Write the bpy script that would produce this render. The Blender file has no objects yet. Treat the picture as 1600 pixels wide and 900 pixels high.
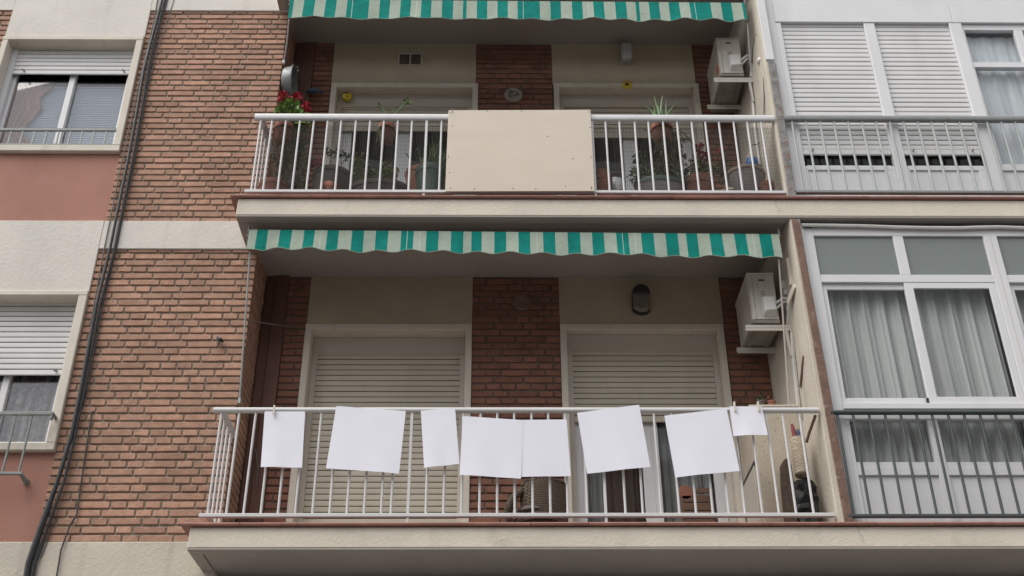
import bpy, math, random
from mathutils import Vector, Matrix
R = random.Random(11)
SC = bpy.context.scene
COL = SC.collection
PI = math.pi

# ---------------------------------------------------------------- camera, sky, sun, exposure
cd = bpy.data.cameras.new("camera"); cam = bpy.data.objects.new("camera", cd); COL.objects.link(cam)
cd.sensor_width = 36.0; cd.lens = 40.381; cd.clip_start = 0.1; cd.clip_end = 2000
_p, _y, _r = math.radians(31.335), math.radians(0.799), math.radians(-0.334)
fw = Vector((math.sin(_y)*math.cos(_p), math.cos(_y)*math.cos(_p), math.sin(_p)))
rt = Vector((math.cos(_y), -math.sin(_y), 0)); up = rt.cross(fw)
r2 = rt*math.cos(_r)+up*math.sin(_r); u2 = -rt*math.sin(_r)+up*math.cos(_r)
cam.matrix_world = Matrix(((r2.x, u2.x, -fw.x, 0.0), (r2.y, u2.y, -fw.y, -8.2633),
                           (r2.z, u2.z, -fw.z, 1.6), (0, 0, 0, 1)))
SC.camera = cam
SUN_EL, SUN_AZ = math.radians(57), math.radians(232)
w = bpy.data.worlds.new("World"); SC.world = w; w.use_nodes = True
nt = w.node_tree; nt.nodes.clear()
sky = nt.nodes.new("ShaderNodeTexSky"); sky.sky_type = 'NISHITA'; sky.sun_disc = False
sky.sun_elevation = SUN_EL; sky.sun_rotation = SUN_AZ; sky.dust_density = 1.2; sky.air_density = 1.0
hs = nt.nodes.new("ShaderNodeHueSaturation"); hs.inputs['Saturation'].default_value = 0.15
bg = nt.nodes.new("ShaderNodeBackground"); bg.inputs['Strength'].default_value = 0.115
wo = nt.nodes.new("ShaderNodeOutputWorld")
nt.links.new(sky.outputs[0], hs.inputs['Color']); nt.links.new(hs.outputs[0], bg.inputs['Color'])
nt.links.new(bg.outputs[0], wo.inputs[0])
sd = bpy.data.lights.new("sun", 'SUN'); sun = bpy.data.objects.new("sun", sd); COL.objects.link(sun)
sd.energy = 1.45; sd.angle = math.radians(50); sd.color = (1.0, 0.95, 0.875)
sdir = Vector((math.sin(SUN_AZ)*math.cos(SUN_EL), math.cos(SUN_AZ)*math.cos(SUN_EL), math.sin(SUN_EL)))
sun.rotation_euler = sdir.to_track_quat('Z', 'Y').to_euler(); sun.location = sdir*40
SC.view_settings.view_transform = 'Standard'; SC.view_settings.look = 'None'
SC.view_settings.exposure = 1.05; SC.view_settings.gamma = 1.0

# ---------------------------------------------------------------- materials
def mat(name, col, rough=0.7, metal=0.0, spec=0.5, var=0.12, vscale=3.0, bump=0.0, bscale=60.0,
        spots=None, objvar=0.0, island=0.0, streak=None, big=None):
    """procedural material: base colour with soft mottling, fine relief and optional stain colour."""
    m = bpy.data.materials.new(name); m.use_nodes = True
    t = m.node_tree; N = t.nodes; L = t.links
    b = N['Principled BSDF']; b.inputs['Roughness'].default_value = rough
    b.inputs['Metallic'].default_value = metal; b.inputs['Specular IOR Level'].default_value = spec
    geo = N.new('ShaderNodeNewGeometry')
    def noise(scale, detail=4.0, vec=None):
        n = N.new('ShaderNodeTexNoise'); n.inputs['Scale'].default_value = scale; n.inputs['Detail'].default_value = detail
        L.new(vec or geo.outputs['Position'], n.inputs['Vector']); return n.outputs['Fac']
    def mixc(fac, a, bb, mode='MIX'):
        x = N.new('ShaderNodeMix'); x.data_type = 'RGBA'; x.blend_type = mode
        for sck, v in ((x.inputs[0], fac), (x.inputs[6], a), (x.inputs[7], bb)):
            if hasattr(v, 'is_linked'): L.new(v, sck)
            elif isinstance(v, (int, float)): sck.default_value = v
            else: sck.default_value = (*v[:3], 1)
        return x.outputs[2]
    def rng(f, a0, a1, b0=0.0, b1=1.0):
        x = N.new('ShaderNodeMapRange'); L.new(f, x.inputs[0])
        for i, v in enumerate((a0, a1, b0, b1)): x.inputs[i+1].default_value = v
        return x.outputs[0]
    c = mixc(rng(noise(vscale), 0.3, 0.7), tuple(v*(1-var) for v in col), tuple(min(1, v*(1+var)) for v in col))
    if objvar:
        oi = N.new('ShaderNodeObjectInfo')
        c = mixc(1.0, c, mixc(oi.outputs['Random'], (1-objvar, 1-objvar*1.05, 1-objvar*1.1), (1+objvar, 1+objvar*0.95, 1+objvar*0.9)), 'MULTIPLY')
    if island:
        c = mixc(1.0, c, mixc(geo.outputs['Random Per Island'], (1-island, 1-island, 1-island*0.6), (1+island, 1+island, 1+island*0.4)), 'MULTIPLY')
    if spots:
        sc_, lo, hi, scol = spots
        c = mixc(rng(noise(sc_, 8.0), lo, hi), c, scol)
    if big:
        c = mixc(1.0, c, mixc(rng(noise(big[0], 3.0), 0.32, 0.68), (1-big[1],)*3, (1+big[1]*.6,)*3), 'MULTIPLY')
    if streak:
        mp = N.new('ShaderNodeMapping'); mp.inputs['Scale'].default_value = streak[0]
        L.new(geo.outputs['Position'], mp.inputs['Vector'])
        c = mixc(rng(noise(1.0, 6.0, mp.outputs[0]), streak[1], streak[2], 0.0, streak[4]), c, streak[3])
    if hasattr(c, 'is_linked'): L.new(c, b.inputs['Base Color'])
    if bump:
        bp = N.new('ShaderNodeBump'); bp.inputs['Strength'].default_value = bump; bp.inputs['Distance'].default_value = 0.01
        L.new(noise(bscale, 6.0), bp.inputs['Height']); L.new(bp.outputs[0], b.inputs['Normal'])
    rv = rng(noise(vscale*5), 0.3, 0.7, max(0, rough-0.08), min(1, rough+0.08)); L.new(rv, b.inputs['Roughness'])
    return m

STREAK = ((9.0, 9.0, 0.7), 0.56, 0.78)
M = {}
M['white_plaster'] = mat('white_plaster', (0.645, 0.61, 0.56), 0.9, var=0.06, vscale=1.7, bump=0.35, bscale=38, streak=(*STREAK, (0.42, 0.40, 0.36), 0.35))
M['cream_plaster'] = mat('cream_plaster', (0.56, 0.51, 0.43), 0.9, var=0.09, vscale=2.2, bump=0.4, bscale=45, streak=(*STREAK, (0.30, 0.26, 0.21), 0.45))
M['fascia'] = mat('fascia_paint', (0.665, 0.605, 0.515), 0.9, var=0.07, vscale=2.5, bump=0.4, bscale=50, spots=(3.0, 0.60, 0.78, (0.50, 0.45, 0.37)), streak=((6.0, 6.0, 0.8), 0.58, 0.85, (0.40, 0.35, 0.28), 0.45))
M['rough_render'] = mat('rough_render', (0.50, 0.435, 0.345), 0.95, var=0.08, vscale=4, bump=0.6, bscale=130, spots=(75, 0.62, 0.7, (0.22, 0.18, 0.14)))
M['ochre_plaster'] = mat('ochre_plaster', (0.44, 0.37, 0.275), 0.9, var=0.08, vscale=2.5, bump=0.5, bscale=40)
M['casing'] = mat('casing_paint', (0.62, 0.57, 0.49), 0.8, var=0.06, vscale=3, bump=0.2, bscale=30, streak=(*STREAK, (0.36, 0.31, 0.24), 0.4))
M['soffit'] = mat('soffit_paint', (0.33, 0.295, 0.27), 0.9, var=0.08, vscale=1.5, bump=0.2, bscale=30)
M['pink'] = mat('pink_stucco', (0.405, 0.203, 0.158), 0.95, var=0.07, vscale=1.2, bump=0.6, bscale=90, streak=((2.5, 2.5, 0.6), 0.5, 0.8, (0.27, 0.135, 0.11), 0.45), big=(1.6, 0.08))
M['mortar'] = mat('mortar', (0.30, 0.255, 0.20), 0.95, var=0.25, vscale=9, bump=0.8, bscale=120)
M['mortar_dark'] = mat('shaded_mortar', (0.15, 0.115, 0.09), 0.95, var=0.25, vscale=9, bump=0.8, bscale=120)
M['brick'] = mat('clay_brick', (0.43, 0.252, 0.18), 0.9, var=0.16, vscale=14, bump=0.7, bscale=110, objvar=0.17, spots=(26, 0.60, 0.76, (0.30, 0.165, 0.12)), streak=((5, 5, 5), 0.56, 0.8, (0.50, 0.33, 0.25), 0.5), big=(1.3, 0.16))
M['recess_brick'] = mat('dark_red_brick', (0.23, 0.103, 0.07), 0.85, var=0.15, vscale=10, bump=0.5, bscale=100, objvar=0.16, spots=(20, 0.62, 0.75, (0.2, 0.09, 0.065)))  # darker, redder brick tone for the recess walls
M['brown_paint'] = mat('brown_paint', (0.135, 0.062, 0.045), 0.6, var=0.1, vscale=3, bump=0.1)
M['coping'] = mat('terracotta_coping', (0.28, 0.135, 0.108), 0.75, var=0.15, vscale=6, bump=0.3, objvar=0.1, spots=(12, 0.6, 0.75, (0.20, 0.10, 0.08)))
M['white_steel'] = mat('white_painted_steel', (0.62, 0.615, 0.62), 0.42, var=0.04, vscale=5, spots=(14, 0.70, 0.76, (0.45, 0.34, 0.26)))
M['grey_steel'] = mat('grey_painted_steel', (0.36, 0.39, 0.38), 0.45, var=0.08, vscale=5, spots=(18, 0.7, 0.76, (0.26, 0.18, 0.13)))
M['dark_steel'] = mat('dark_green_steel', (0.06, 0.075, 0.075), 0.45, var=0.1, vscale=5)
M['mid_steel'] = mat('weathered_grey_steel', (0.22, 0.235, 0.23), 0.5, var=0.1, vscale=8, spots=(20, 0.62, 0.72, (0.20, 0.14, 0.10)))
M['aluminium'] = mat('white_aluminium', (0.68, 0.68, 0.695), 0.4, var=0.035, vscale=2, streak=((3, 3, 0.7), 0.5, 0.85, (0.50, 0.49, 0.47), 0.35))
M['guide'] = mat('beige_aluminium', (0.57, 0.525, 0.46), 0.45, var=0.04, vscale=2)
M['slat_beige'] = mat('beige_slat', (0.56, 0.51, 0.42), 0.5, var=0.05, vscale=2.5, objvar=0.03, streak=((4, 4, 1), 0.5, 0.8, (0.36, 0.32, 0.26), 0.35))
M['slat_white'] = mat('white_slat', (0.68, 0.675, 0.675), 0.45, var=0.04, vscale=2.5, objvar=0.03, streak=((4, 4, 1), 0.52, 0.8, (0.5, 0.48, 0.45), 0.35))
M['box'] = mat('shutter_box_panel', (0.53, 0.485, 0.425), 0.5, var=0.04, vscale=2)
M['paper'] = mat('white_paper', (0.78, 0.78, 0.86), 0.75, var=0.015, vscale=6)
M['plywood'] = mat('cream_board', (0.62, 0.54, 0.45), 0.6, var=0.03, vscale=2, bump=0.05, streak=((1.2, 1.2, 8), 0.5, 0.8, (0.56, 0.48, 0.39), 0.5))
M['plywood_edge'] = mat('board_edge', (0.36, 0.25, 0.16), 0.8, var=0.2, vscale=30)
M['screw'] = mat('dark_screw', (0.10, 0.07, 0.06), 0.5, metal=0.5)
M['teal'] = mat('teal_canvas', (0.002, 0.19, 0.16), 0.9, spec=0.2, var=0.16, vscale=9, bump=0.4, bscale=30, spots=(8, 0.62, 0.85, (0.012, 0.24, 0.21)))
M['mint'] = mat('pale_mint_canvas', (0.34, 0.40, 0.335), 0.9, spec=0.2, var=0.12, vscale=9, bump=0.4, bscale=30, spots=(9, 0.52, 0.8, (0.25, 0.285, 0.225)))
M['seam'] = mat('faded_seam', (0.50, 0.56, 0.50), 0.85)
M['awning_bar'] = mat('awning_bar_metal', (0.14, 0.12, 0.11), 0.6, var=0.15)
M['cable'] = mat('black_cable', (0.022, 0.024, 0.028), 0.5, var=0.2, vscale=20)
M['cable_grey'] = mat('grey_cable', (0.12, 0.115, 0.11), 0.6, var=0.2, vscale=20)
M['white_plastic'] = mat('white_plastic', (0.66, 0.65, 0.63), 0.4, var=0.05, vscale=4)
M['ac_case'] = mat('aged_white_case', (0.55, 0.515, 0.46), 0.5, var=0.05, vscale=3, streak=((8, 8, 1), 0.52, 0.8, (0.38, 0.33, 0.27), 0.5))
M['ac_base'] = mat('grey_base_pan', (0.24, 0.23, 0.20), 0.7, var=0.2, vscale=8)  # darker grey for the pan, slots and seams
M['dark'] = mat('dark_plastic', (0.03, 0.03, 0.032), 0.5)
M['sticker'] = mat('orange_sticker', (0.5, 0.13, 0.06), 0.6)
M['concrete'] = mat('bare_concrete', (0.23, 0.225, 0.22), 0.95, var=0.4, vscale=16, bump=1.0, bscale=60, spots=(18, 0.55, 0.66, (0.26, 0.15, 0.11)))
M['brown_strip'] = mat('rusty_brown_paint', (0.175, 0.105, 0.08), 0.85, var=0.2, vscale=8, bump=0.6, bscale=40, spots=(12, 0.6, 0.72, (0.27, 0.23, 0.19)))
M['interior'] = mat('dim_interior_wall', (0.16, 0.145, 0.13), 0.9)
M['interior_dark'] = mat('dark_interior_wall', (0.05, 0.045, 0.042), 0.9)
M['curtain'] = mat('grey_sheer_curtain', (0.54, 0.55, 0.545), 0.9, var=0.05, vscale=3, streak=((16, 16, 0.3), 0.4, 0.7, (0.33, 0.36, 0.35), 0.6))
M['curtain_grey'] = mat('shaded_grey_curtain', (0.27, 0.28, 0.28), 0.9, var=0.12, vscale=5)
M['interior_brown'] = mat('dim_interior_brown', (0.085, 0.052, 0.042), 0.9, var=0.15, vscale=6)  # dim room interior put into the colour of a sheet
M['reflection_brown'] = mat('painted_reflection_brown', (0.20, 0.125, 0.10), 0.9, var=0.15, vscale=6)  # tone of a mirrored building, painted on a sheet
M['lace'] = mat('lace_curtain', (0.15, 0.13, 0.12), 0.95, var=0.2, vscale=8, spots=(22, 0.48, 0.72, (0.27, 0.265, 0.275)))
M['sheer_blue'] = mat('pale_net_curtain', (0.58, 0.62, 0.65), 0.9, var=0.08, vscale=5, streak=((14, 14, 3), 0.45, 0.7, (0.74, 0.77, 0.80), 0.6))
M['blind'] = mat('sky_tinted_blind', (0.80, 0.85, 0.92), 0.5, var=0.04)  # sky mirrored in the panes put into the bluish white
M['dim_pane'] = mat('dim_interior_pane', (0.19, 0.215, 0.205), 0.35, spec=0.5, var=0.05, vscale=0.8)  # opaque: dim ceiling seen through clear glass put into the colour
M['terracotta'] = mat('terracotta_pot', (0.30, 0.125, 0.085), 0.85, var=0.2, vscale=9, bump=0.3, spots=(11, 0.58, 0.75, (0.34, 0.24, 0.19)))
M['brown_pot'] = mat('brown_plastic_pot', (0.12, 0.085, 0.075), 0.6, var=0.15, vscale=9)
M['grey_pot'] = mat('grey_brown_pot', (0.15, 0.125, 0.11), 0.8, var=0.15, vscale=7)
M['stone_pot'] = mat('grey_stone_pot', (0.33, 0.30, 0.28), 0.85, var=0.12, vscale=7, bump=0.3)
M['pale_rim'] = mat('pale_pot_rim', (0.45, 0.38, 0.31), 0.8, var=0.1)
M['green_pot'] = mat('green_glazed_pot', (0.115, 0.17, 0.135), 0.35, var=0.25, vscale=9)
M['soil'] = mat('potting_soil', (0.05, 0.035, 0.025), 1.0, var=0.3, vscale=30, bump=1.0)
M['leaf'] = mat('green_leaf', (0.095, 0.165, 0.04), 0.55, var=0.25, vscale=20, island=0.5)
M['leaf_dark'] = mat('dark_leaf', (0.055, 0.092, 0.03), 0.6, var=0.25, vscale=20, island=0.5)
M['leaf_yellow'] = mat('yellow_green_leaf', (0.17, 0.20, 0.05), 0.6, var=0.25, vscale=20, island=0.45)
M['leaf_pale'] = mat('cream_edged_leaf', (0.42, 0.44, 0.32), 0.6, var=0.2, vscale=20, island=0.3)
M['leaf_aloe'] = mat('aloe_leaf', (0.10, 0.19, 0.075), 0.5, var=0.2, vscale=15, island=0.35)
M['leaf_dry'] = mat('dry_olive_leaf', (0.12, 0.115, 0.045), 0.8, var=0.25, vscale=20, island=0.45)
M['stem'] = mat('plant_stem', (0.11, 0.10, 0.05), 0.8, var=0.2)
M['leaf_fresh'] = mat('fresh_green_leaf', (0.15, 0.245, 0.06), 0.55, var=0.25, vscale=20, island=0.5)
M['red'] = mat('red_petal', (0.36, 0.010, 0.022), 0.6, var=0.2, vscale=30, island=0.4)
M['pink_petal'] = mat('pink_petal', (0.42, 0.05, 0.12), 0.6, var=0.2, vscale=30, island=0.3)
M['net'] = mat('brown_wire_net', (0.055, 0.052, 0.045), 0.8)
M['yellow'] = mat('yellow_ornament', (0.62, 0.46, 0.02), 0.45, var=0.08)
M['ornament_brown'] = mat('ornament_brown_mark', (0.10, 0.025, 0.01), 0.5)
M['ornament_red'] = mat('ornament_red', (0.40, 0.05, 0.02), 0.5)
M['blue'] = mat('dull_blue_glaze', (0.055, 0.085, 0.14), 0.5, var=0.2, vscale=15)
M['bright_blue'] = mat('blue_label', (0.04, 0.12, 0.36), 0.5)
M['plaque'] = mat('stoneware_plaque', (0.34, 0.30, 0.26), 0.8, var=0.12, vscale=20, bump=0.4)
M['plaque_mark'] = mat('dark_plaque_mark', (0.05, 0.04, 0.03), 0.9)
M['bronze_plaque'] = mat('dull_clay_plaque', (0.20, 0.12, 0.085), 0.7, var=0.15, vscale=20, bump=0.5)
M['galvanised'] = mat('galvanised_sheet', (0.21, 0.225, 0.225), 0.45, metal=0.3, var=0.15, vscale=9)
M['lamp_white'] = mat('white_lamp_cover', (0.42, 0.42, 0.41), 0.4, var=0.05)
M['lamp_glass'] = mat('milky_lamp_glass', (0.17, 0.16, 0.13), 0.25, var=0.08)
M['black_metal'] = mat('black_lamp_metal', (0.02, 0.02, 0.021), 0.5)
M['wood'] = mat('dark_wood', (0.115, 0.058, 0.035), 0.6, var=0.25, vscale=8, objvar=0.15)
M['wood_red'] = mat('red_brown_wood', (0.23, 0.085, 0.05), 0.6, var=0.2, vscale=8)
M['rug'] = mat('striped_dark_rug', (0.09, 0.06, 0.045), 0.95, var=0.3, vscale=40, bump=0.8, bscale=150)
M['bag'] = mat('black_plastic_bag', (0.014, 0.015, 0.015), 0.5, spec=0.25, var=0.2, bump=0.6, bscale=18)
M['white_bag'] = mat('white_plastic_bag', (0.62, 0.64, 0.66), 0.5, var=0.05, bump=0.5, bscale=14)
M['red_cloth'] = mat('red_umbrella_cloth', (0.19, 0.045, 0.045), 0.8)
M['blue_cloth'] = mat('navy_umbrella_cloth', (0.05, 0.08, 0.14), 0.8)
M['peg'] = mat('wooden_peg', (0.62, 0.57, 0.50), 0.7)
M['pavement'] = mat('grey_pavement', (0.25, 0.245, 0.235), 0.9, var=0.12, vscale=1.5, bump=0.3)
M['asphalt'] = mat('asphalt', (0.06, 0.06, 0.062), 0.9, var=0.15, vscale=2, bump=0.4)

def weave_mat(name, ca, cb, sx, sz):
    m = bpy.data.materials.new(name); m.use_nodes = True; t = m.node_tree; N = t.nodes; L = t.links
    b = N['Principled BSDF']; b.inputs['Roughness'].default_value = 0.85
    tc = N.new('ShaderNodeTexCoord'); mp = N.new('ShaderNodeMapping'); mp.inputs['Scale'].default_value = (sx, sx, sz)
    br = N.new('ShaderNodeTexBrick'); br.inputs['Scale'].default_value = 1.0; br.inputs['Mortar Size'].default_value = 0.12
    br.inputs['Color1'].default_value = (*ca, 1); br.inputs['Color2'].default_value = tuple(v*0.75 for v in ca)+(1,); br.inputs['Mortar'].default_value = (*cb, 1)
    br.inputs['Brick Width'].default_value = 1.0; br.inputs['Row Height'].default_value = 0.5; br.inputs['Mortar Smooth'].default_value = 0.6
    sw = N.new('ShaderNodeSeparateXYZ'); cb_ = N.new('ShaderNodeCombineXYZ')
    L.new(tc.outputs['Object'], mp.inputs[0]); L.new(mp.outputs[0], sw.inputs[0])
    ad = N.new('ShaderNodeMath'); L.new(sw.outputs[0], ad.inputs[0]); L.new(sw.outputs[1], ad.inputs[1])
    L.new(ad.outputs[0], cb_.inputs[0]); L.new(sw.outputs[2], cb_.inputs[1]); L.new(cb_.outputs[0], br.inputs['Vector'])
    L.new(br.outputs['Color'], b.inputs['Base Color'])
    bp = N.new('ShaderNodeBump'); bp.inputs['Strength'].default_value = 0.8; bp.inputs['Distance'].default_value = 0.006; bp.invert = True
    L.new(br.outputs['Fac'], bp.inputs['Height']); L.new(bp.outputs[0], b.inputs['Normal'])
    return m
M['wicker'] = weave_mat('woven_wicker', (0.21, 0.165, 0.12), (0.035, 0.025, 0.018), 40, 36)
M['mat_weave'] = weave_mat('woven_straw', (0.66, 0.56, 0.43), (0.30, 0.235, 0.17), 38, 40)

def glass_mat(name, tint, gl=1.0, rough=0.01):
    m = bpy.data.materials.new(name); m.use_nodes = True; t = m.node_tree; N = t.nodes; L = t.links
    N.remove(N['Principled BSDF']); o = N['Material Output']
    tr = N.new('ShaderNodeBsdfTransparent'); tr.inputs[0].default_value = (*tint, 1)
    g = N.new('ShaderNodeBsdfGlossy'); g.inputs['Roughness'].default_value = rough
    lw = N.new('ShaderNodeLayerWeight'); lw.inputs[0].default_value = 0.5      # Schlick: same from both faces of the pane
    fr = N.new('ShaderNodeMath'); fr.operation = 'POWER'; fr.inputs[1].default_value = 5.0; L.new(lw.outputs['Facing'], fr.inputs[0])
    mu = N.new('ShaderNodeMapRange'); mu.inputs[3].default_value = 0.045*gl; mu.inputs[4].default_value = 1.0
    mx = N.new('ShaderNodeMixShader'); L.new(fr.outputs[0], mu.inputs[0]); L.new(mu.outputs[0], mx.inputs[0])
    L.new(tr.outputs[0], mx.inputs[1]); L.new(g.outputs[0], mx.inputs[2]); L.new(mx.outputs[0], o.inputs[0])
    return m
M['glass'] = glass_mat('window_glass', (0.955, 0.96, 0.96), 0.42)
M['facade_glass'] = glass_mat('reflective_window_glass', (0.97, 0.975, 0.98), 1.5)

# ---------------------------------------------------------------- mesh builder
WL = {}                                   # world location of every linked object
def wl(o): return WL.get(o.name, Vector((0, 0, 0))) if o else Vector((0, 0, 0))
class MB:
    def __init__(s): s.v = []; s.f = []; s.m = []; s.k = 0
    def add(s, vs, fs):
        b = len(s.v); s.v += [tuple(v) for v in vs]
        for f in fs: s.f.append([b+i for i in f]); s.m.append(s.k)
        return s
    def box(s, x0, x1, y0, y1, z0, z1):
        return s.add([(x0,y0,z0),(x1,y0,z0),(x1,y1,z0),(x0,y1,z0),(x0,y0,z1),(x1,y0,z1),(x1,y1,z1),(x0,y1,z1)],
              [(0,1,5,4),(1,2,6,5),(2,3,7,6),(3,0,4,7),(4,5,6,7),(3,2,1,0)])
    def prism(s, poly, z0, z1):            # plan polygon (x,y), counter-clockwise
        n = len(poly)
        return s.add([(x,y,z0) for x,y in poly]+[(x,y,z1) for x,y in poly],
              [(i,(i+1)%n,n+(i+1)%n,n+i) for i in range(n)]+[tuple(range(n-1,-1,-1)), tuple(range(n,2*n))])
    def xz(s, poly, y0, y1):               # facade outline (x,z) given thickness y0(front)..y1
        n = len(poly)
        return s.add([(x,y0,z) for x,z in poly]+[(x,y1,z) for x,z in poly],
              [(i,(i+1)%n,n+(i+1)%n,n+i)[::-1] for i in range(n)]+[tuple(range(n)), tuple(range(2*n-1,n-1,-1))])
    def tube(s, pts, r, n=8):
        pts = [Vector(p) for p in pts]; rings = []
        for i, p in enumerate(pts):
            d = (pts[min(i+1, len(pts)-1)]-pts[max(i-1, 0)]).normalized()
            a = d.cross(Vector((0, 1, 0.03)));
            if a.length < 0.05: a = d.cross(Vector((1, 0, 0)))
            a.normalize(); b = d.cross(a)
            rr = r[i] if isinstance(r, (list, tuple)) else r
            rings.append([p+(a*math.cos(2*PI*k/n)+b*math.sin(2*PI*k/n))*rr for k in range(n)])
        vs = [v for g in rings for v in g]; fs = []
        for i in range(len(pts)-1):
            for k in range(n): fs.append((i*n+k, i*n+(k+1)%n, (i+1)*n+(k+1)%n, (i+1)*n+k))
        fs += [tuple(range(n-1,-1,-1)), tuple((len(pts)-1)*n+k for k in range(n))]
        return s.add(vs, fs)
    def lathe(s, prof, c, n=28, axis='z', sy=1.0):
        vs = []; fs = []
        for r, h in prof:
            for k in range(n):
                a = 2*PI*k/n; x, y = r*math.cos(a), r*math.sin(a)*sy
                q = (x, y, h) if axis == 'z' else ((h, x, y) if axis == 'x' else (x, h, -y) if axis == 'y' else None)
                vs.append((c[0]+q[0], c[1]+q[1], c[2]+q[2]))
        for i in range(len(prof)-1):
            for k in range(n): fs.append((i*n+k, i*n+(k+1)%n, (i+1)*n+(k+1)%n, (i+1)*n+k))
        fs += [tuple(range(n-1,-1,-1)), tuple((len(prof)-1)*n+k for k in range(n))]
        return s.add(vs, fs)
    def leaf(s, p, d, ln, wd, droop=0.3):
        p = Vector(p); d = Vector(d).normalized()
        sd_ = d.cross(Vector((R.uniform(-1,1), R.uniform(-1,1), R.uniform(-1,1))))
        if sd_.length < 1e-3: sd_ = Vector((1,0,0))
        sd_.normalize(); nn = d.cross(sd_)
        mid = p+d*ln*0.5; tip = p+d*ln-Vector((0,0,droop*ln))
        return s.add([p, mid+sd_*wd*0.5+nn*wd*0.15, tip, mid-sd_*wd*0.5+nn*wd*0.15], [(0,1,2),(0,2,3)])
    def clump(s, c, rad, n, ln, wd, droop=0.3, upb=0.25):
        for _ in range(int(n*1.5)):
            while True:
                v = Vector((R.uniform(-1,1), R.uniform(-1,1), R.uniform(-1,1)))
                if v.length < 1: break
            p = Vector((c[0]+v.x*rad[0], c[1]+v.y*rad[1], c[2]+v.z*rad[2]))
            d = v+Vector((R.uniform(-.6,.6), R.uniform(-.6,.6), R.uniform(-.6,.6)+upb))
            if d.length < .05: d = Vector((0,0,1))
            k = R.uniform(0.75, 1.55); s.leaf(p, d, ln*k, wd*k, droop)
        return s

def link(o, parent, loc):
    COL.objects.link(o); o.parent = parent; o.location = Vector(loc)-wl(parent); WL[o.name] = Vector(loc); return o
def fin(me, smooth):
    if smooth:
        me.polygons.foreach_set('use_smooth', [True]*len(me.polygons))
        try: me.set_sharp_from_angle(angle=math.radians(40))
        except Exception: pass
def obj(name, mb, m, parent=None, bevel=0.0, smooth=False, seg=1, origin=None):
    xs, ys, zs = zip(*mb.v); o0 = Vector(origin) if origin else Vector(((min(xs)+max(xs))/2, (min(ys)+max(ys))/2, min(zs)))
    me = bpy.data.meshes.new(name); me.from_pydata([Vector(v)-o0 for v in mb.v], [], mb.f)
    for q in (m if isinstance(m, (list, tuple)) else [m]): me.materials.append(M[q])
    me.polygons.foreach_set('material_index', mb.m); me.validate(); me.update(); fin(me, smooth)
    o = bpy.data.objects.new(name, me); link(o, parent, o0)
    if bevel:
        b = o.modifiers.new('edge', 'BEVEL'); b.width = bevel; b.segments = seg; b.limit_method = 'ANGLE'; b.angle_limit = math.radians(50)
    return o
def inst(name, src, parent, loc, scale=(1,1,1), rot=(0,0,0)):
    o = bpy.data.objects.new(name, src.data if hasattr(src, 'data') else src); link(o, parent, loc); o.scale = scale; o.rotation_euler = rot
    if hasattr(src, 'modifiers'):
        for md in src.modifiers:
            n = o.modifiers.new(md.name, md.type); n.width = md.width; n.segments = md.segments; n.limit_method = md.limit_method; n.angle_limit = md.angle_limit
    return o
def tag(o, label=None, cat=None, group=None, kind=None):
    if label: o['label'] = label
    if cat: o['category'] = cat
    if group: o['group'] = group
    if kind: o['kind'] = kind
    return o
def thing(name, loc, label, cat, group=None):
    o = bpy.data.objects.new(name, None); o.empty_display_size = 0.1; link(o, None, loc); return tag(o, label, cat, group)
def B(*a): return MB().box(*a)

# ---------------------------------------------------------------- main dimensions (metres)
XL, XR = -3.417, -2.063                  # facade brick panel between pink column and balcony recess
XS = -2.158                              # left end of the balcony slabs
YF, YB, YE = -0.493, 0.45, -0.43         # slab front, back wall of the recess, glazed enclosure
XE = 6.2                                 # building runs on to the right
XW = -6.0
FL = dict(lo=4.392, up=7.222)            # balcony floors
ZB = dict(lo=7.011, up=9.808)            # soffit heights above them
BANDS = [(3.95, 4.426), (7.011, 7.303), (9.808, 10.10)]

# ---------------------------------------------------------------- ground
obj('ground', MB().add([(-300,-300,0),(300,-300,0),(300,300,0),(-300,300,0)], [(0,1,2,3)]), 'asphalt')['kind'] = 'structure'
obj('pavement', B(-60,60,-4.2,-0.02,0.004,0.13), 'pavement', bevel=0.02)['kind'] = 'structure'

# the block across the street, behind the photographer: unseen, added to hide the low sky, height and pale walls set for the light
opp = thing('apartment_building', (0, -19, 0), 'plain rendered apartment block across the street, unseen and added to hide the low sky', 'building')
obj('wall', MB().box(-45, 45, -30, -19.2, 0, 13.3), 'white_plaster', opp)
obj('roof', MB().box(-45.2, 45.2, -30, -18.9, 13.3, 13.55), 'cream_plaster', opp)
for fl in range(4):
    for i in range(-9, 10):
        wnd = obj('window', B(i*4.4-.65, i*4.4+.65, -19.25, -19.16, 1.0+fl*3.1, 2.5+fl*3.1), 'interior_dark', opp)
        if fl: obj('balcony_slab', B(i*4.4-1.4, i*4.4+1.4, -19.199, -18.3, .15+fl*3.1, .35+fl*3.1), 'cream_plaster', opp)

# ---------------------------------------------------------------- building
bld = thing('apartment_building', (0, 0, 0.13), 'brick and cream rendered apartment block with recessed balconies, pink panels and roller shutters', 'building')
obj('ground_floor_wall', B(XW, XE, 0.02, 0.3, 0.13, 3.95), 'cream_plaster', bld)
for z0, z1 in BANDS:
    obj('plaster_band', B(XW if z0 < 5 else -4.761, XR+0.0, -0.014, 0.3, z0, z1) if z0 < 5 else B(XL, XR, -0.014, 0.3, z0, z1), 'white_plaster' if z0 > 5 else 'cream_plaster', bld, bevel=0.006)
obj('white_wall_panel', B(-4.761, XL-.001, -0.0145, 0.3, 6.583, 7.303), 'white_plaster', bld, bevel=0.005)
obj('white_wall_panel', B(-4.761, XL-.001, -0.0145, 0.3, 9.449, 10.60), 'white_plaster', bld, bevel=0.005)
obj('white_wall_panel', B(XW, -4.7615, -0.013, 0.3, 9.808, 10.6), 'white_plaster', bld)
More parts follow.
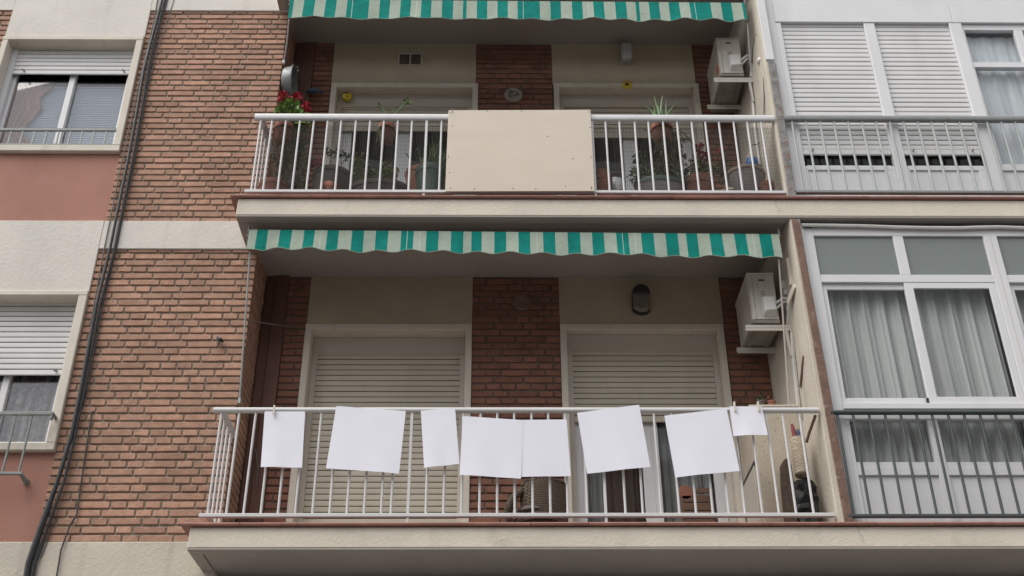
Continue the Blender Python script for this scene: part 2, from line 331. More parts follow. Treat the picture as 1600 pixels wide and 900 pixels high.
obj('white_wall_panel', B(XL, XR, -0.012, 0.3, 10.1005, 10.6), 'white_plaster', bld)
obj('pink_wall_panel', B(-4.761, XL-.001, 0.012, 0.3, 7.303, 8.051), 'pink', bld)
obj('pink_wall_panel', B(-4.761, XL-.001, 0.012, 0.3, 4.426, 5.146), 'pink', bld)
# recess walls above the doors, side returns, rooms behind
for k in ('lo', 'up'):
    f, c = FL[k], ZB[k]
    zc = 6.534 if k == 'lo' else 9.284
    obj('balcony_wall_panel', B(-1.665, -0.228, YB, YB+0.2, zc+.0005, c+0.02), 'ochre_plaster', bld)
    obj('balcony_wall_panel', B(0.537, 1.968, YB, YB+0.2, zc+.0005, c+0.02), 'ochre_plaster', bld)
    # dividing wall between the balcony and the glazed bay: skewed slightly in plan
    obj('partition_wall', MB().prism([(2.405, YF+0.012), (2.492, YF+0.012), (2.492, 0.65), (2.318, 0.65), (2.318, 0.45)], f, c+0.02), 'cream_plaster', bld, bevel=0.006)
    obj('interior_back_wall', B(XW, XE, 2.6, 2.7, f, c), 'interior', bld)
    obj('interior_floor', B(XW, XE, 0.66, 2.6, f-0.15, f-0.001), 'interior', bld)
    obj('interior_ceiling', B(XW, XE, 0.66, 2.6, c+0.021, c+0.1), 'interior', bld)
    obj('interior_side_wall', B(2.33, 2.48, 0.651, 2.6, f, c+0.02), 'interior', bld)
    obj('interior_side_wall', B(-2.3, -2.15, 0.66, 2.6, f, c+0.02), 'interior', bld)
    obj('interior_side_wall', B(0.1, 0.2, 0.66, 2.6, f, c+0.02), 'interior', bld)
    obj('corner_chase', B(XR+.011, -1.9725, YB-0.008, YB+0.05, f, c+0.019), 'brown_paint', bld)
    obj('boxed_pipe_chase', B(-1.972, -1.858, YB-0.02, YB+0.05, f, c+0.019), 'brown_paint', bld, bevel=0.005)
obj('partition_edge_strip', MB().xz([(2.452, 4.40), (2.512, 4.40), (2.500, 5.6), (2.478, 7.0), (2.420, 7.0), (2.430, 6.3), (2.437, 5.45)], YF-0.002, YF+0.03), 'brown_strip', bld, bevel=0.004)
obj('partition_edge_strip', MB().xz([(2.426, 7.23), (2.490, 7.23), (2.500, 8.70), (2.478, 8.745), (2.440, 8.75), (2.432, 8.70)], YF-0.006, YF+0.02), 'concrete', bld, bevel=0.004)
obj('facade_end_wall', B(XE-0.2, XE, YF+0.02, 2.6, 3.95, 10.6), 'cream_plaster', bld)
obj('facade_end_wall', B(XW-0.2, XW-.001, 0, 2.7, 0.13, 10.6), 'cream_plaster', bld)
obj('roof', B(XW-0.1, XE+0.1, -0.05, 2.8, 10.601, 10.75), 'cream_plaster', bld)
obj('rear_wall', B(XW, XE, 2.701, 2.8, 0.13, 10.6), 'cream_plaster', bld)
# slabs
tile = None
for zb, zt in ((4.196, 4.366), (7.011, 7.196), (9.808, 9.98)):
    s = obj('balcony_slab', B(XS, XE, YF, 0.655, zb+0.02, zt), 'fascia', bld, bevel=0.006)
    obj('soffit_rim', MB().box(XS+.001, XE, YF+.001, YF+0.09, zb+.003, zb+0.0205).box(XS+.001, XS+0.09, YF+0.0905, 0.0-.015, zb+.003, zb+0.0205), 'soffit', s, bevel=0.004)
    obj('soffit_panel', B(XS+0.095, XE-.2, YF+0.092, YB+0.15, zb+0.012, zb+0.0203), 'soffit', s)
    x = XS-0.061
    y0 = YF-0.024
    if zb > 9: continue
    while x < XE:
        L_ = 0.405
        mb = MB().add([(0,0,0.004),(L_,0,0.004),(L_,0.45,0),(0,0.45,0),(0,-.004,0.016),(L_,-.004,0.016),(0,0.006,0.027),(L_,0.006,0.027),(L_,0.45,0.03),(0,0.45,0.03)],
                      [(3,2,1,0),(0,1,5,4),(4,5,7,6),(6,7,8,9),(0,4,6,9,3),(1,2,8,7,5)])
        if tile is None:
            tile = obj('coping_tile', MB().add([(v[0]+x, v[1]+y0, v[2]+zt) for v in mb.v], mb.f), 'coping', s, origin=(x, y0, zt))
        else:
            inst('coping_tile', tile, s, (x, y0, zt), rot=(0, R.uniform(-.003, .003), R.uniform(-.004, .004)))
        x += L_+0.003
    for cx in ((2.53,) if zb < 5 else (2.30,)):
        pts = [(cx+.012*math.sin(k*2.1)+.006*k, YF-.0006, zt-.004-(zt-zb-.03)*k/7) for k in range(7)]
        obj('hairline_crack', MB().tube(pts, .0010, 4), 'mortar', s)
    # return of the coping on the slab's left end
    obj('coping_return', B(XS-0.061, XS+0.1, YF+0.428, -0.016, zt, zt+0.027), 'coping', s, bevel=0.004)

# ---------------------------------------------------------------- brickwork
def brick_mesh(L_, H, D, seed):
    r = random.Random(seed); n = 5; c = 0.0045; vs = []; fs = []
    j = lambda a: r.uniform(-a, a)
    for i in range(n+1):
        t = -L_/2+L_*i/n; e = (i in (0, n))
        xi = t+(c if i == 0 else -c if i == n else 0)
        zz0, zz1 = j(0.0011), j(0.0011)
        vs += [(t, D, zz0), (t, D, H+zz1), (t, c, zz0+(0.002 if e else 0)), (t, c, H+zz1-(0.002 if e else 0)),
               (xi, j(0.0012), zz0+c), (xi, j(0.0012), H+zz1-c)]
    for i in range(n):
        a, b = 6*i, 6*i+6
        fs += [(a+4, b+4, b+5, a+5), (a+2, b+2, b+4, a+4), (a+5, b+5, b+3, a+3), (a, b, b+2, a+2), (a+3, b+3, b+1, a+1)]
    fs += [(0, 2, 3, 1), (2, 4, 5, 3)]; e = 6*n
    fs += [(e+1, e+3, e+2, e), (e+3, e+5, e+4, e+2)]
    return vs, fs
BM = {}
def brick_data(mname, ln):
    key = (mname, ln, R.randrange(4))
    if key not in BM:
        me = bpy.data.meshes.new('brick'); v, f = brick_mesh(ln, 0.0505, 0.06, hash(key) % 9999 if False else (int(ln*1000)*7+key[2]*31+len(mname)))
        me.from_pydata(v, [], f); me.materials.append(M[mname]); me.validate(); me.update(); BM[key] = me
    return BM[key]
PITCH = 0.0655
def brickwork(t, x0, x1, z0, z1, y, mname='brick', axis='x', first_gap=0.0):
    """courses of individual bricks; axis 'x' faces the street, 'y' faces +X (a return wall)."""
    z = z0+first_gap; prev = []; row = 0; S, H = 0.240, 0.114; J = 0.0135
    while z+0.02 < z1:
        hgt = min(0.0505, z1-z)
        for attempt in range(8):
            x = x0-R.choice((0.0, 0.06, 0.125, 0.185)) if axis == 'x' else x0-R.choice((0, 0.12)); js = []; items = []
            while x < x1-0.012:
                l = S if R.random() < 0.58 else H
                a, b = max(x, x0), min(x+l, x1)
                if x1-b < 0.035: b = x1
                if b-a > 0.03: items.append((a, b, l))
                x = x+l+J if b < x1 else x1; js.append(x-J/2)
            if sum(1 for q in js for p in prev if abs(q-p) < 0.028) <= 1: break
        prev = js
        for a, b, l in items:
            me = brick_data(mname, l); m = (a+b)/2; d = R.uniform(-.0022, .0022)
            sc = ((b-a)/l, 1, hgt/0.0505*R.uniform(.97, 1.02))
            if axis == 'x': inst('brick', me, t, (m, y+d, z+R.uniform(-.001, .001)), sc, (0, R.uniform(-.006, .006), 0))
            else: inst('brick', me, t, (y+d, m, z), sc, (0, 0, PI/2))
        z += PITCH; row += 1
def wall_thing(x0, x1, z0, z1, y, label, mname, core=0.2, grp=None):
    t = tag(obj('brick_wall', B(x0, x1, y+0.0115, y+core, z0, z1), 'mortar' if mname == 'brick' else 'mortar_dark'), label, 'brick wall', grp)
    return t
t = wall_thing(XL, XR-0.0095, 4.4265, 7.0105, 0, 'brown brick facade wall below the middle white band, beside the lower left window', 'brick', 0.655)
brickwork(t, XL, XR, 4.43, 7.008, 0); 
t2 = wall_thing(XL, XR-0.0095, 7.3035, 9.8075, 0, 'lighter brown brick facade wall above the middle white band, crossed by black cables', 'brick', 0.655)
brickwork(t2, XL, XR, 7.305, 9.806, 0, first_gap=-0.012)
brickwork(t, 0.075, YB, 4.43, 7.02, XR, axis='y'); brickwork(t2, 0.075, YB, 7.31, 9.82, XR, axis='y')
t = wall_thing(-5.9, -4.7615, 7.0, 9.8075, 0, 'sliver of brick wall at the top left corner beyond the upper window', 'brick')
brickwork(t, -5.1, -4.763, 8.9, 9.806, 0)
wall_thing(-5.9, -4.7615, 4.427, 6.999, 0, 'brick wall left of the lower left window', 'brick')
for k, nm in (('lo', 'lower'), ('up', 'upper')):
    f, c = FL[k], ZB[k]+0.019
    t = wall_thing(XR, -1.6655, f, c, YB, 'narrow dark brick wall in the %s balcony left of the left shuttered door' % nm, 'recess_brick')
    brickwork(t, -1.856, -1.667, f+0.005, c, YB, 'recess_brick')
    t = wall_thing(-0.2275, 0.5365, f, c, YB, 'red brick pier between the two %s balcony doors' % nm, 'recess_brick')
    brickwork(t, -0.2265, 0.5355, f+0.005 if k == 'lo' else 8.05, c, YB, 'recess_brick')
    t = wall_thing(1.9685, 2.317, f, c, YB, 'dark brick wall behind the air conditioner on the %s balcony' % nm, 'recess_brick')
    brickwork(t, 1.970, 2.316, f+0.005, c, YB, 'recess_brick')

# ---------------------------------------------------------------- shutters, doors, windows (parts of the building)
def slat_mb(w, h, g=0.0):                         # rounded shutter slat with a dark slot line below it
    prof = [(0, 0.0035+g*2), (-.0068+g, 0.0038+g*2.2), (-.0075, 0.3*h), (-.0075, 0.7*h), (-.0066, h-.0012), (0, h-.001)]
    vs = [(x, y, z) for x in (-w/2, w/2) for y, z in prof] + [(x, 0.004, z) for x in (-w/2, w/2) for z in (0.006, h-.001)]
    n = len(prof); fs = [(i, n+i, n+i+1, i+1) for i in range(n-1)]+[tuple(range(n))[::-1]+(), tuple(range(n, 2*n))]
    return MB().add(vs[:2*n], fs)
def shutter(part, x0, x1, zbot, ztop, y, pitch, m, bar=0.05, back='dark'):
    obj('shutter_backing', B(x0, x1, y+0.004, y+0.012, zbot+0.01, ztop), back, part)
    n = max(1, int(math.ceil((ztop-zbot-bar)/pitch))); src = None
    zz = zbot+bar
    for i in range(n):
        z = zz+i*pitch; w_ = x1-x0
        mb = slat_mb(w_, pitch, 0.0016 if m == 'slat_white' else 0.0013)
        if src is None:
            src = obj('slat', MB().add([(v[0]+(x0+x1)/2, v[1]+y, v[2]+z) for v in mb.v], mb.f), m, part, origin=((x0+x1)/2, y, z))
        else: inst('slat', src, part, ((x0+x1)/2, y+R.uniform(-.0012, .0012), z), rot=(R.uniform(-.03, .03), R.uniform(-.0012, .0012), 0))
    obj('bottom_bar', B(x0, x1, y-0.012, y+0.006, zbot, zbot+bar-.003), m, part, bevel=0.004)
    return src
def pane(part, x0, x1, z0, z1, y, m='glass'):
    obj('pane', B(x0, x1, y, y+0.006, z0, z1), m, part)
def sheet(x0, x1, z0, z1, y, amp, waves, nx=90, nz=6, seed=1, edge=None):
    r = random.Random(seed); ph = [r.uniform(0, 6) for _ in range(4)]; mb = MB(); vs = []; fs = []
    for k in range(2):
        for j in range(nz+1):
            v = j/nz; z = z0+(z1-z0)*v
            for i in range(nx+1):
                u = i/nx; xr = x1 if edge is None else edge(v); x = x0+(xr-x0)*u
                yy = y+k*0.004+amp*(math.sin(u*waves*2*PI+ph[0]+0.5*math.sin(u*5+ph[1]))+0.45*math.sin(u*waves*4.7*PI+ph[2]))*(1-0.3*v)
                vs.append((x, yy, z))
    n = nx+1; o = n*(nz+1)
    for j in range(nz):
        for i in range(nx):
            a = j*n+i; fs += [(a, a+1, a+n+1, a+n), (o+a, o+a+n, o+a+n+1, o+a+1)]
    return mb.add(vs, fs)

def balcony_door(x0, x1, zc, zf, yo, zb, sbot, stiles, pitch=0.0515):
    d = obj('balcony_door', MB().box(x0, x1, YB-0.012, YB+0.195, zc-0.056, zc).box(x0, x0+0.056, YB-0.012, YB+0.195, zf, zc-.056).box(x1-0.056, x1, YB-0.012, YB+0.195, zf, zc-.056), 'casing', bld, bevel=0.004)
    a, b = x0+0.0565, x1-0.0565
    obj('shutter_box', B(a, b, YB+yo, YB+0.19, zb, zc-0.0565), 'box', d, bevel=0.003)
    ys = YB+yo+0.022
    for q0, q1 in ((a, a+0.047), (b-0.047, b)):
        obj('shutter_guide', B(q0, q1, YB+yo-0.004, YB+yo+0.05, zf, zb-0.001), 'guide', d, bevel=0.003)
    shutter(d, a+0.0475, b-0.0475, sbot, zb, ys, pitch, 'slat_beige', bar=0.06)
    if stiles:
        fy = YB+yo+0.05
        for q0, q1 in stiles:
            obj('door_frame', MB().box(q0, q1, fy, fy+0.04, zf+0.03, zb-.05).box((q0+q1)/2-.003+.012, (q0+q1)/2+.003+.012, fy-.004, fy+.001, zf+0.03, zb-.05), 'aluminium', d, bevel=0.003)
        obj('door_frame', MB().box(a, b, fy-.002, fy+0.046, zf, zf+0.0298).box(a, b, fy, fy+0.045, zf+0.0302, zf+0.09), 'aluminium', d, bevel=0.003)
        for i in range(len(stiles)-1):
            pane(d, stiles[i][1]-.002, stiles[i+1][0]+.002, zf+0.085, zb, fy+0.02)
    return d
F1, F2 = FL['lo']+0.03, FL['up']+0.03
balcony_door(-1.673, -0.228, 6.534, F1, 0.13, 6.305, F1+0.03, None)
balcony_door(0.537, 1.963, 6.536, F1, 0.085, 6.327, 5.650, [(0.642, 0.722), (1.195, 1.338), (1.775, 1.858)])
balcony_door(-1.660, -0.204, 9.284, F2, 0.10, 9.069, 8.775, [(-1.555, -1.440), (-0.985, -0.858), (-0.425, -0.308)])
balcony_door(0.546, 1.992, 9.292, F2, 0.10, 9.079, 8.700, [(0.650, 0.745), (1.218, 1.355), (1.79, 1.888)])

def facade_window(casing, glassz, sh, mull, pitch, m):
    x0, x1, z0, z1, xi0, xi1, zi0, zi1 = casing; y = -0.036
    wdw = obj('window', MB().box(x0, x1, y, 0.298, zi1, z1).box(x0, x1, y, 0.298, z0, zi0).box(x0, xi0, y, 0.298, zi0, zi1).box(xi1, x1, y, 0.298, zi0, zi1), 'casing', bld, bevel=0.005)
    for q0, q1 in ((xi0+.0005, xi0+0.055), (xi1-0.055, xi1-.0005)):
        obj('shutter_guide', B(q0, q1, 0.092, 0.14, zi0+.001, zi1-.001), 'aluminium', wdw, bevel=0.003)
    shutter(wdw, xi0+0.0555, xi1-0.0555, sh, zi1-.001, 0.112, pitch, m)
    fy = 0.145; a, b = xi0+.001, xi1-.001
    fr = MB().box(a, b, fy, fy+0.05, zi0+.001, zi0+0.085).box(a, a+0.085, fy, fy+0.05, zi0+.086, zi1-.002).box(b-0.085, b, fy, fy+0.05, zi0+.086, zi1-.002)
    fr.box(mull-0.027, mull+0.03, fy-0.004, fy+0.05, zi0+.086, zi1-.002)
    obj('window_frame', fr, 'aluminium', wdw, bevel=0.004)
    pane(wdw, a+0.08, mull-0.025, zi0+0.08, zi1-.01, fy+0.02, 'facade_glass'); pane(wdw, mull+0.028, b-0.08, zi0+0.08, zi1-.01, fy+0.028, 'facade_glass')
    for px in (x0+0.22, x1-0.17):
        obj('shutter_stop', MB().tube([(px, 0.10, sh+0.035), (px-0.004, 0.06, sh+0.02)], 0.008), 'mid_steel', wdw, smooth=True)
    return wdw
wu = facade_window((-4.761, XL-.0005, 8.0512, 9.4488, -4.706, -3.482, 8.119, 9.398), None, 9.083, -4.085, 0.0505, 'slat_white')
wl_ = facade_window((-4.761, XL-.0005, 5.1462, 6.5828, -4.706, -3.490, 5.210, 6.536), None, 5.862, -3.998, 0.0497, 'slat_white')
for xa, xb in ((-4.62, -4.11), (-4.055, -3.57)):
    mb = MB(); z = 8.18
    while z < 9.02:
        mb.add([(xa, 0.205, z), (xb, 0.205, z), (xb, 0.222, z+0.017), (xa, 0.222, z+0.017), (xb, 0.224, z+0.026), (xa, 0.224, z+0.026)], [(0,1,2,3), (3,2,4,5)]); z += 0.0265
    o = obj('venetian_blind', mb, 'blind', wu); o['kind'] = 'stuff'
    obj('mirrored_sky_backing', B(xa, xb, 0.232, 0.236, 8.17, 9.02), 'blind', wu)  # bright backing stands in for sky reflected by the panes

# curtains and a painted reflection behind the street-side windows
tag(obj('curtain', sheet(-4.62, -4.30, 8.17, 9.0, 0.186, 0.006, 4, edge=lambda v: -4.30-0.10*math.sin(v*3.4)+0.05*math.sin(v*13)+0.02*math.sin(v*31)), 'reflection_brown', smooth=True), 'ragged brown sheet standing in for the reflection in the left pane of the upper left window', 'curtain')  # no cloth: painted stand-in for a building mirrored in the pane
tag(obj('curtain', sheet(-4.62, -3.56, 5.24, 5.92, 0.22, 0.022, 11, seed=4), 'lace', smooth=True), 'grey lace curtain behind the lower left window', 'curtain')

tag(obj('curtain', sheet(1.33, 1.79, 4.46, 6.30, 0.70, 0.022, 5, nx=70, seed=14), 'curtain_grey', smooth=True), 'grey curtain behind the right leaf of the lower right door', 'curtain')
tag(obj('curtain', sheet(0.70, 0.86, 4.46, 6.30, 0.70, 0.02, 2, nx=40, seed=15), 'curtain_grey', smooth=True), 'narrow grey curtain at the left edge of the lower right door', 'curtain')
tag(obj('curtain', sheet(0.87, 1.20, 4.46, 6.30, 0.76, 0.02, 3, nx=40, seed=16), 'interior_brown', smooth=True), 'dark brown sheet standing in for the dim interior behind the left leaf of the lower right door', 'curtain')  # added sheet, its brown stands for the unlit room

# ---------------------------------------------------------------- window guards on the left windows
def rod(x, y, z0, z1, r, n=10): return MB().tube([(x, y, z0), (x, y, z1)], r, n)
g = thing('window_guard', (-4.09, -0.03, 8.119), 'low grey guard rail across the sill of the upper left window', 'window guard')
obj('top_rail', B(-4.7055, -3.4825, -0.028, -0.002, 8.288, 8.318), 'mid_steel', g, bevel=0.004)
obj('bottom_rail', B(-4.7055, -3.4825, -0.026, -0.004, 8.121, 8.143), 'mid_steel', g, bevel=0.004)
src = None
for i in range(11):
    x = -3.575-0.108*i
    if src is None: src = obj('bar', rod(x, -0.015, 8.1435, 8.2875, 0.0085), 'grey_steel', g, smooth=True)
    else: inst('bar', src, g, (x, -0.015, 8.1435))
g = thing('window_guard', (-4.09, -0.12, 4.91), 'weathered grey guard rail standing off the wall below the lower left window', 'window guard')
obj('top_rail', MB().box(-4.9, -3.442, -0.135, -0.105, 5.397, 5.427).box(-3.462, -3.442, -0.1045, -0.037, 5.398, 5.426).box(-3.462, -3.442, -0.135, -.105, 5.36, 5.3965), 'mid_steel', g, bevel=0.004)
obj('bottom_rail', B(-4.9, -3.575, -0.132, -0.108, 4.908, 4.93), 'mid_steel', g, bevel=0.004)
obj('wall_bracket', MB().tube([(-3.592, -0.12, 4.918), (-3.588, -0.05, 4.906), (-3.585, 0.02, 4.90)], [0.014, 0.018, 0.026], 8), 'mid_steel', g)
src = None
for i in range(9):
    x = -3.605-0.124*i
    if src is None: src = obj('bar', rod(x, -0.12, 4.9305, 5.3965, 0.009), 'mid_steel', g, smooth=True)
    else: inst('bar', src, g, (x, -0.12, 4.9305))

# ---------------------------------------------------------------- balcony railings
def railing(label, x0, x1, xs, zr0, zr1, zb0, zb1, y, m, r, posts=(), ztile=0, left=None, right_stub=False, railm=None):
    t = thing('balcony_railing', ((x0+x1)/2, y, zb0), label, 'railing')
    rail = MB()
    d = 0.024; NS = 16; zc_, hz = (zr0+zr1)/2, (zr1-zr0)/2
    def sup(a_): 
        c_, s_ = math.cos(a_), math.sin(a_); return (y+d*math.copysign(abs(c_)**.65, c_), zc_+hz*math.copysign(abs(s_)**.65, s_))
    prof = [sup(-2*PI*i/NS+.19) for i in range(NS)]
    rail.add([(x, a_, b_) for x in (x0, x1) for a_, b_ in prof], [(i, (i+1) % NS, NS+(i+1) % NS, NS+i) for i in range(NS)]+[tuple(range(NS-1, -1, -1)), tuple(range(NS, 2*NS))])
    obj('top_rail', rail, railm or m, t, smooth=True)
    obj('bottom_rail', B(x0+0.004, x1, y-0.019, y+0.019, zb0, zb1), railm or m, t, bevel=0.003)
    src = None
    for x in xs:
        if any(abs(x-p) < .004 for p in posts): continue
        if src is None: src = obj('bar', rod(x, y, zb1-.001, zr0+.002, r), m, t, smooth=True)
        else: inst('bar', src, t, (x, y, zb1-.001), rot=(0, R.uniform(-.003, .003), 0))
    for p in posts: obj('post', MB().box(p-r*1.12, p+r*1.12, y-r*1.1, y+r*1.1, ztile, zr0+.001), m, t, bevel=0.002)
    if left:
        xl = left
        obj('side_top_rail', B(xl-.022, xl+.022, y+d+.004, -0.002, zr0+.002, zr1-.003), m, t, bevel=0.005)
        obj('side_bottom_rail', B(xl-.016, xl+.016, y+.0195, -0.012, zb0+.001, zb1-.001), m, t, bevel=0.003)
        for yy in (y, y+0.118, y+0.236, y+0.354): inst('side_bar', src, t, (xl, yy, zb1-.001))
    return t
YR = -0.478
lo = [-2.042+0.1214*i for i in range(1, 11)]+[-0.759, -0.639]+[-0.512, -0.387, -0.260, -0.132, -0.006, 0.119, 0.247, 0.373, 0.496, 0.634, 0.765, 0.906, 1.029, 1.160, 1.289, 1.408, 1.527, 1.641, 1.756, 1.879, 1.998, 2.120, 2.245]
railing('white lower balcony railing hung with blank white paper sheets', -2.112, 2.390, lo, 5.253, 5.291, 4.440, 4.467, YR, 'white_steel', 0.0095, (-0.639, 0.765), 4.39, left=-2.052)
upx = [-1.965, -1.844, -1.724, -1.605, -1.483, -1.365, -1.239, -1.117, -0.997, -0.875, -0.752, -0.624, -0.496, -.37, 0.69, 0.812, 0.932, 1.053, 1.183, 1.305, 1.431, 1.556, 1.683, 1.802, 1.922, 2.048, 2.167, 2.289]
railing('white upper balcony railing with a blank cream board over its middle', -2.118, 2.408, upx, 8.040, 8.108, 7.262, 7.290, YR, 'white_steel', 0.0095, (-0.624, 0.812), 7.22, left=-2.062)
railing('dark grey green railing in front of the lower glazed bay on the right', 2.478, 5.6, [2.530+0.1187*i for i in range(26)], 5.240, 5.270, 4.436, 4.458, YR, 'dark_steel', 0.0105)
railing('pale grey railing in front of the white shuttered bay on the upper right', 2.490, 5.8, [2.561+0.1224*i for i in range(26)], 8.046, 8.106, 7.270, 7.296, YR, 'grey_steel', 0.0105, railm='mid_steel')

# wire net tied behind the upper railing
mb = MB(); y = YR+0.025
def wire(p, q, h=0.0012):
    x0, x1 = sorted((p[0], q[0])); z0, z1 = sorted((p[1], q[1]))
    mb.add([(p[0]-h, y-h, p[1]-h), (p[0]+h, y-h, p[1]+h), (p[0], y+h, p[1]), (q[0]-h, y-h, q[1]-h), (q[0]+h, y-h, q[1]+h), (q[0], y+h, q[1])], [(0,1,4,3), (1,2,5,4), (2,0,3,5)])
for a, b in ((-2.03, 2.38),):
    nx = int((b-a)/0.0145)
    for i in range(nx+1):
        x = a+(b-a)*i/nx+R.uniform(-.0015, .0015); wire((x, 7.292), (x+R.uniform(-.004, .004), 8.0+0.012*math.sin(x*3)))
    z = 7.295
    while z < 7.995:
        for i in range(12):
            xa = a+(b-a)*i/12; xb = a+(b-a)*(i+1)/12
            wire((xa, z+0.003*math.sin(xa*7)), (xb, z+0.003*math.sin(xb*7)))
        z += 0.0145
nettop = tag(obj('wire_net', mb, 'net'), 'fine brown wire net stretched behind the bars of the upper white railing', 'wire net')

# ---------------------------------------------------------------- glazed bays on the right
enc = thing('balcony_enclosure', (4.2, YE, 4.392), 'lower white aluminium glazed bay with grey curtains and clear glass', 'glazed bay')
Y0, Y1 = YE, YE+0.06
def fr(name, *a, m='aluminium', dy=0.0, p=enc): return obj(name, B(a[0], a[1], Y0+dy, Y1+dy*0, a[2], a[3]), m, p, bevel=0.003)
XEND = 5.75
fr('jamb', 2.522, 2.598, 4.40, 6.955)
fr('jamb_trim', 2.4935, 2.5215, 4.40, 6.965, dy=-.012)
fr('head', 2.5985, XEND, 6.879, 6.965)
fr('mullion', 3.252, 3.335, 6.5005, 6.8785)
for xm in (3.998, 5.49): fr('mullion', xm, xm+0.112, 4.40, 6.8785, dy=-0.006); obj('mullion_joint', B(xm+.052, xm+.058, Y0-.0075, Y0-.005, 4.4, 6.878), 'guide', enc)
for xa, xb in ((2.5985, 3.9975), (4.1105, 5.4895)):
    fr('transom', xa, xb, 6.428, 6.50, dy=-0.003)
    fr('sill', xa, xb, 5.300, 5.348, dy=-0.022)
    fr('sill', xa, xb, 5.2235, 5.2995, dy=0.002)
    # sliding sashes
    xm = (xa+xb)/2
    for (p, q, dy) in ((xa+.0005, xm+0.02, 0.022), (xm-0.038, xb-.0005, 0.0)):
        s0, s1, zt, zb = 0.055, 0.07, 6.4275, 5.3485
        s = obj('sash', MB().box(p, p+s1-(.03 if dy else 0), Y0+dy, Y0+dy+.022, zb, zt).box(q-s1+.015, q, Y0+dy, Y0+dy+.022, zb, zt).box(p+s1-(.03 if dy else 0), q-s1+.015, Y0+dy, Y0+dy+.022, zb, zb+0.062).box(p+s1-(.03 if dy else 0), q-s1+.015, Y0+dy, Y0+dy+.022, zt-s0, zt), 'aluminium', enc, bevel=0.003)
        obj('pane', B(p+s1-.035, q-s1+.02, Y0+dy+.008, Y0+dy+.013, zb+.055, zt-s0+.005), 'glass', s)
    obj('sash_catch', B(xm-.052, xm-.0385, Y0-.004, Y0+.018, 5.352, 5.40), 'dark', enc)
    # lower fixed lights and panels
    for p, q in ((xa+.0005, xm-0.035), (xm-0.035, xb-.0005)):
        for a_, b_ in ((p, p+.032), (q-.045, q)): obj('stile', B(a_, b_, Y0+.006, Y1, 4.40, 5.223), 'aluminium', enc, bevel=0.002)
        obj('pane', B(p+.03, q-.043, Y0+.03, Y0+.035, 4.875, 5.2232), 'glass', enc)
        obj('rail', MB().box(p+.0325, q-.0455, Y0+.012, Y1, 4.842, 4.884).box(p+.0325, q-.0455, Y0+.004, Y1, 4.778, 4.8418), 'aluminium', enc, bevel=0.003)
        obj('panel', B(p+.0325, q-.0455, Y0+.022, Y1-.005, 4.40, 4.7775), 'aluminium', enc)
for p, q in ((2.5985, 3.2515), (3.3355, 3.9975), (4.1105, 4.74), (4.82, 5.489)):
    obj('transom_pane', B(p, q, Y0+.02, Y0+.026, 6.5005, 6.8785), 'dim_pane', enc)
fr('mullion', 4.7405, 4.8195, 6.5005, 6.8785)
tag(obj('curtain', sheet(2.60, 3.98, 4.45, 6.47, YE+0.13, 0.030, 10, nx=220, seed=8), 'curtain', smooth=True), 'pale grey sheer curtain in folds behind the first two panes of the lower glazed bay', 'curtain')
tag(obj('curtain', sheet(4.12, 5.5, 4.45, 6.47, YE+0.13, 0.030, 10, nx=220, seed=9), 'curtain', smooth=True), 'grey sheer curtain at the right edge of the lower glazed bay', 'curtain')
# soft white tube along the head of the lower bay
tag(obj('conduit', MB().tube([(2.503, -.452, 6.969), (2.75, -.452, 6.966), (3.02, -.452, 6.961), (3.3, -.452, 6.949), (3.55, -.452, 6.944), (3.816, -.452, 6.943), (4.0, -.452, 6.951), (4.14, -.452, 6.954), (4.35, -.452, 6.945), (5.7, -.452, 6.95)], 0.015, 8), 'white_plastic', smooth=True), 'sagging white tube along the top of the lower glazed bay', 'conduit')

en2 = thing('balcony_enclosure', (4.2, YE, 7.222), 'upper white aluminium bay with two roller shutters almost fully down', 'glazed bay')
P = en2
def f2(name, x0, x1, z0, z1, dy=0.0, y1=None): return obj(name, B(x0, x1, Y0+dy, y1 or Y1, z0, z1), 'aluminium', P, bevel=0.003)
f2('jamb', 2.505, 2.5785, 7.24, 9.60, -.004); f2('jamb_trim', 2.4945, 2.5045, 7.24, 9.7, -.012)
obj('partition_cover', B(2.418, 2.494, YF-.004, YF+.011, 8.752, 9.80), 'aluminium', P, bevel=0.003)
for a, b in ((2.5795, 4.2415), (4.2445, XEND)): f2('shutter_box', a, b, 9.272, 9.518, -.012)
f2('head', 2.5795, XEND, 9.5185, 9.60, -.004)
f2('stile', 2.579, 2.628, 7.24, 9.2715, -.004)
f2('mullion', 3.402, 3.502, 7.24, 9.2715, -.004); f2('mullion', 4.200, 4.315, 7.24, 9.2715, -.008)
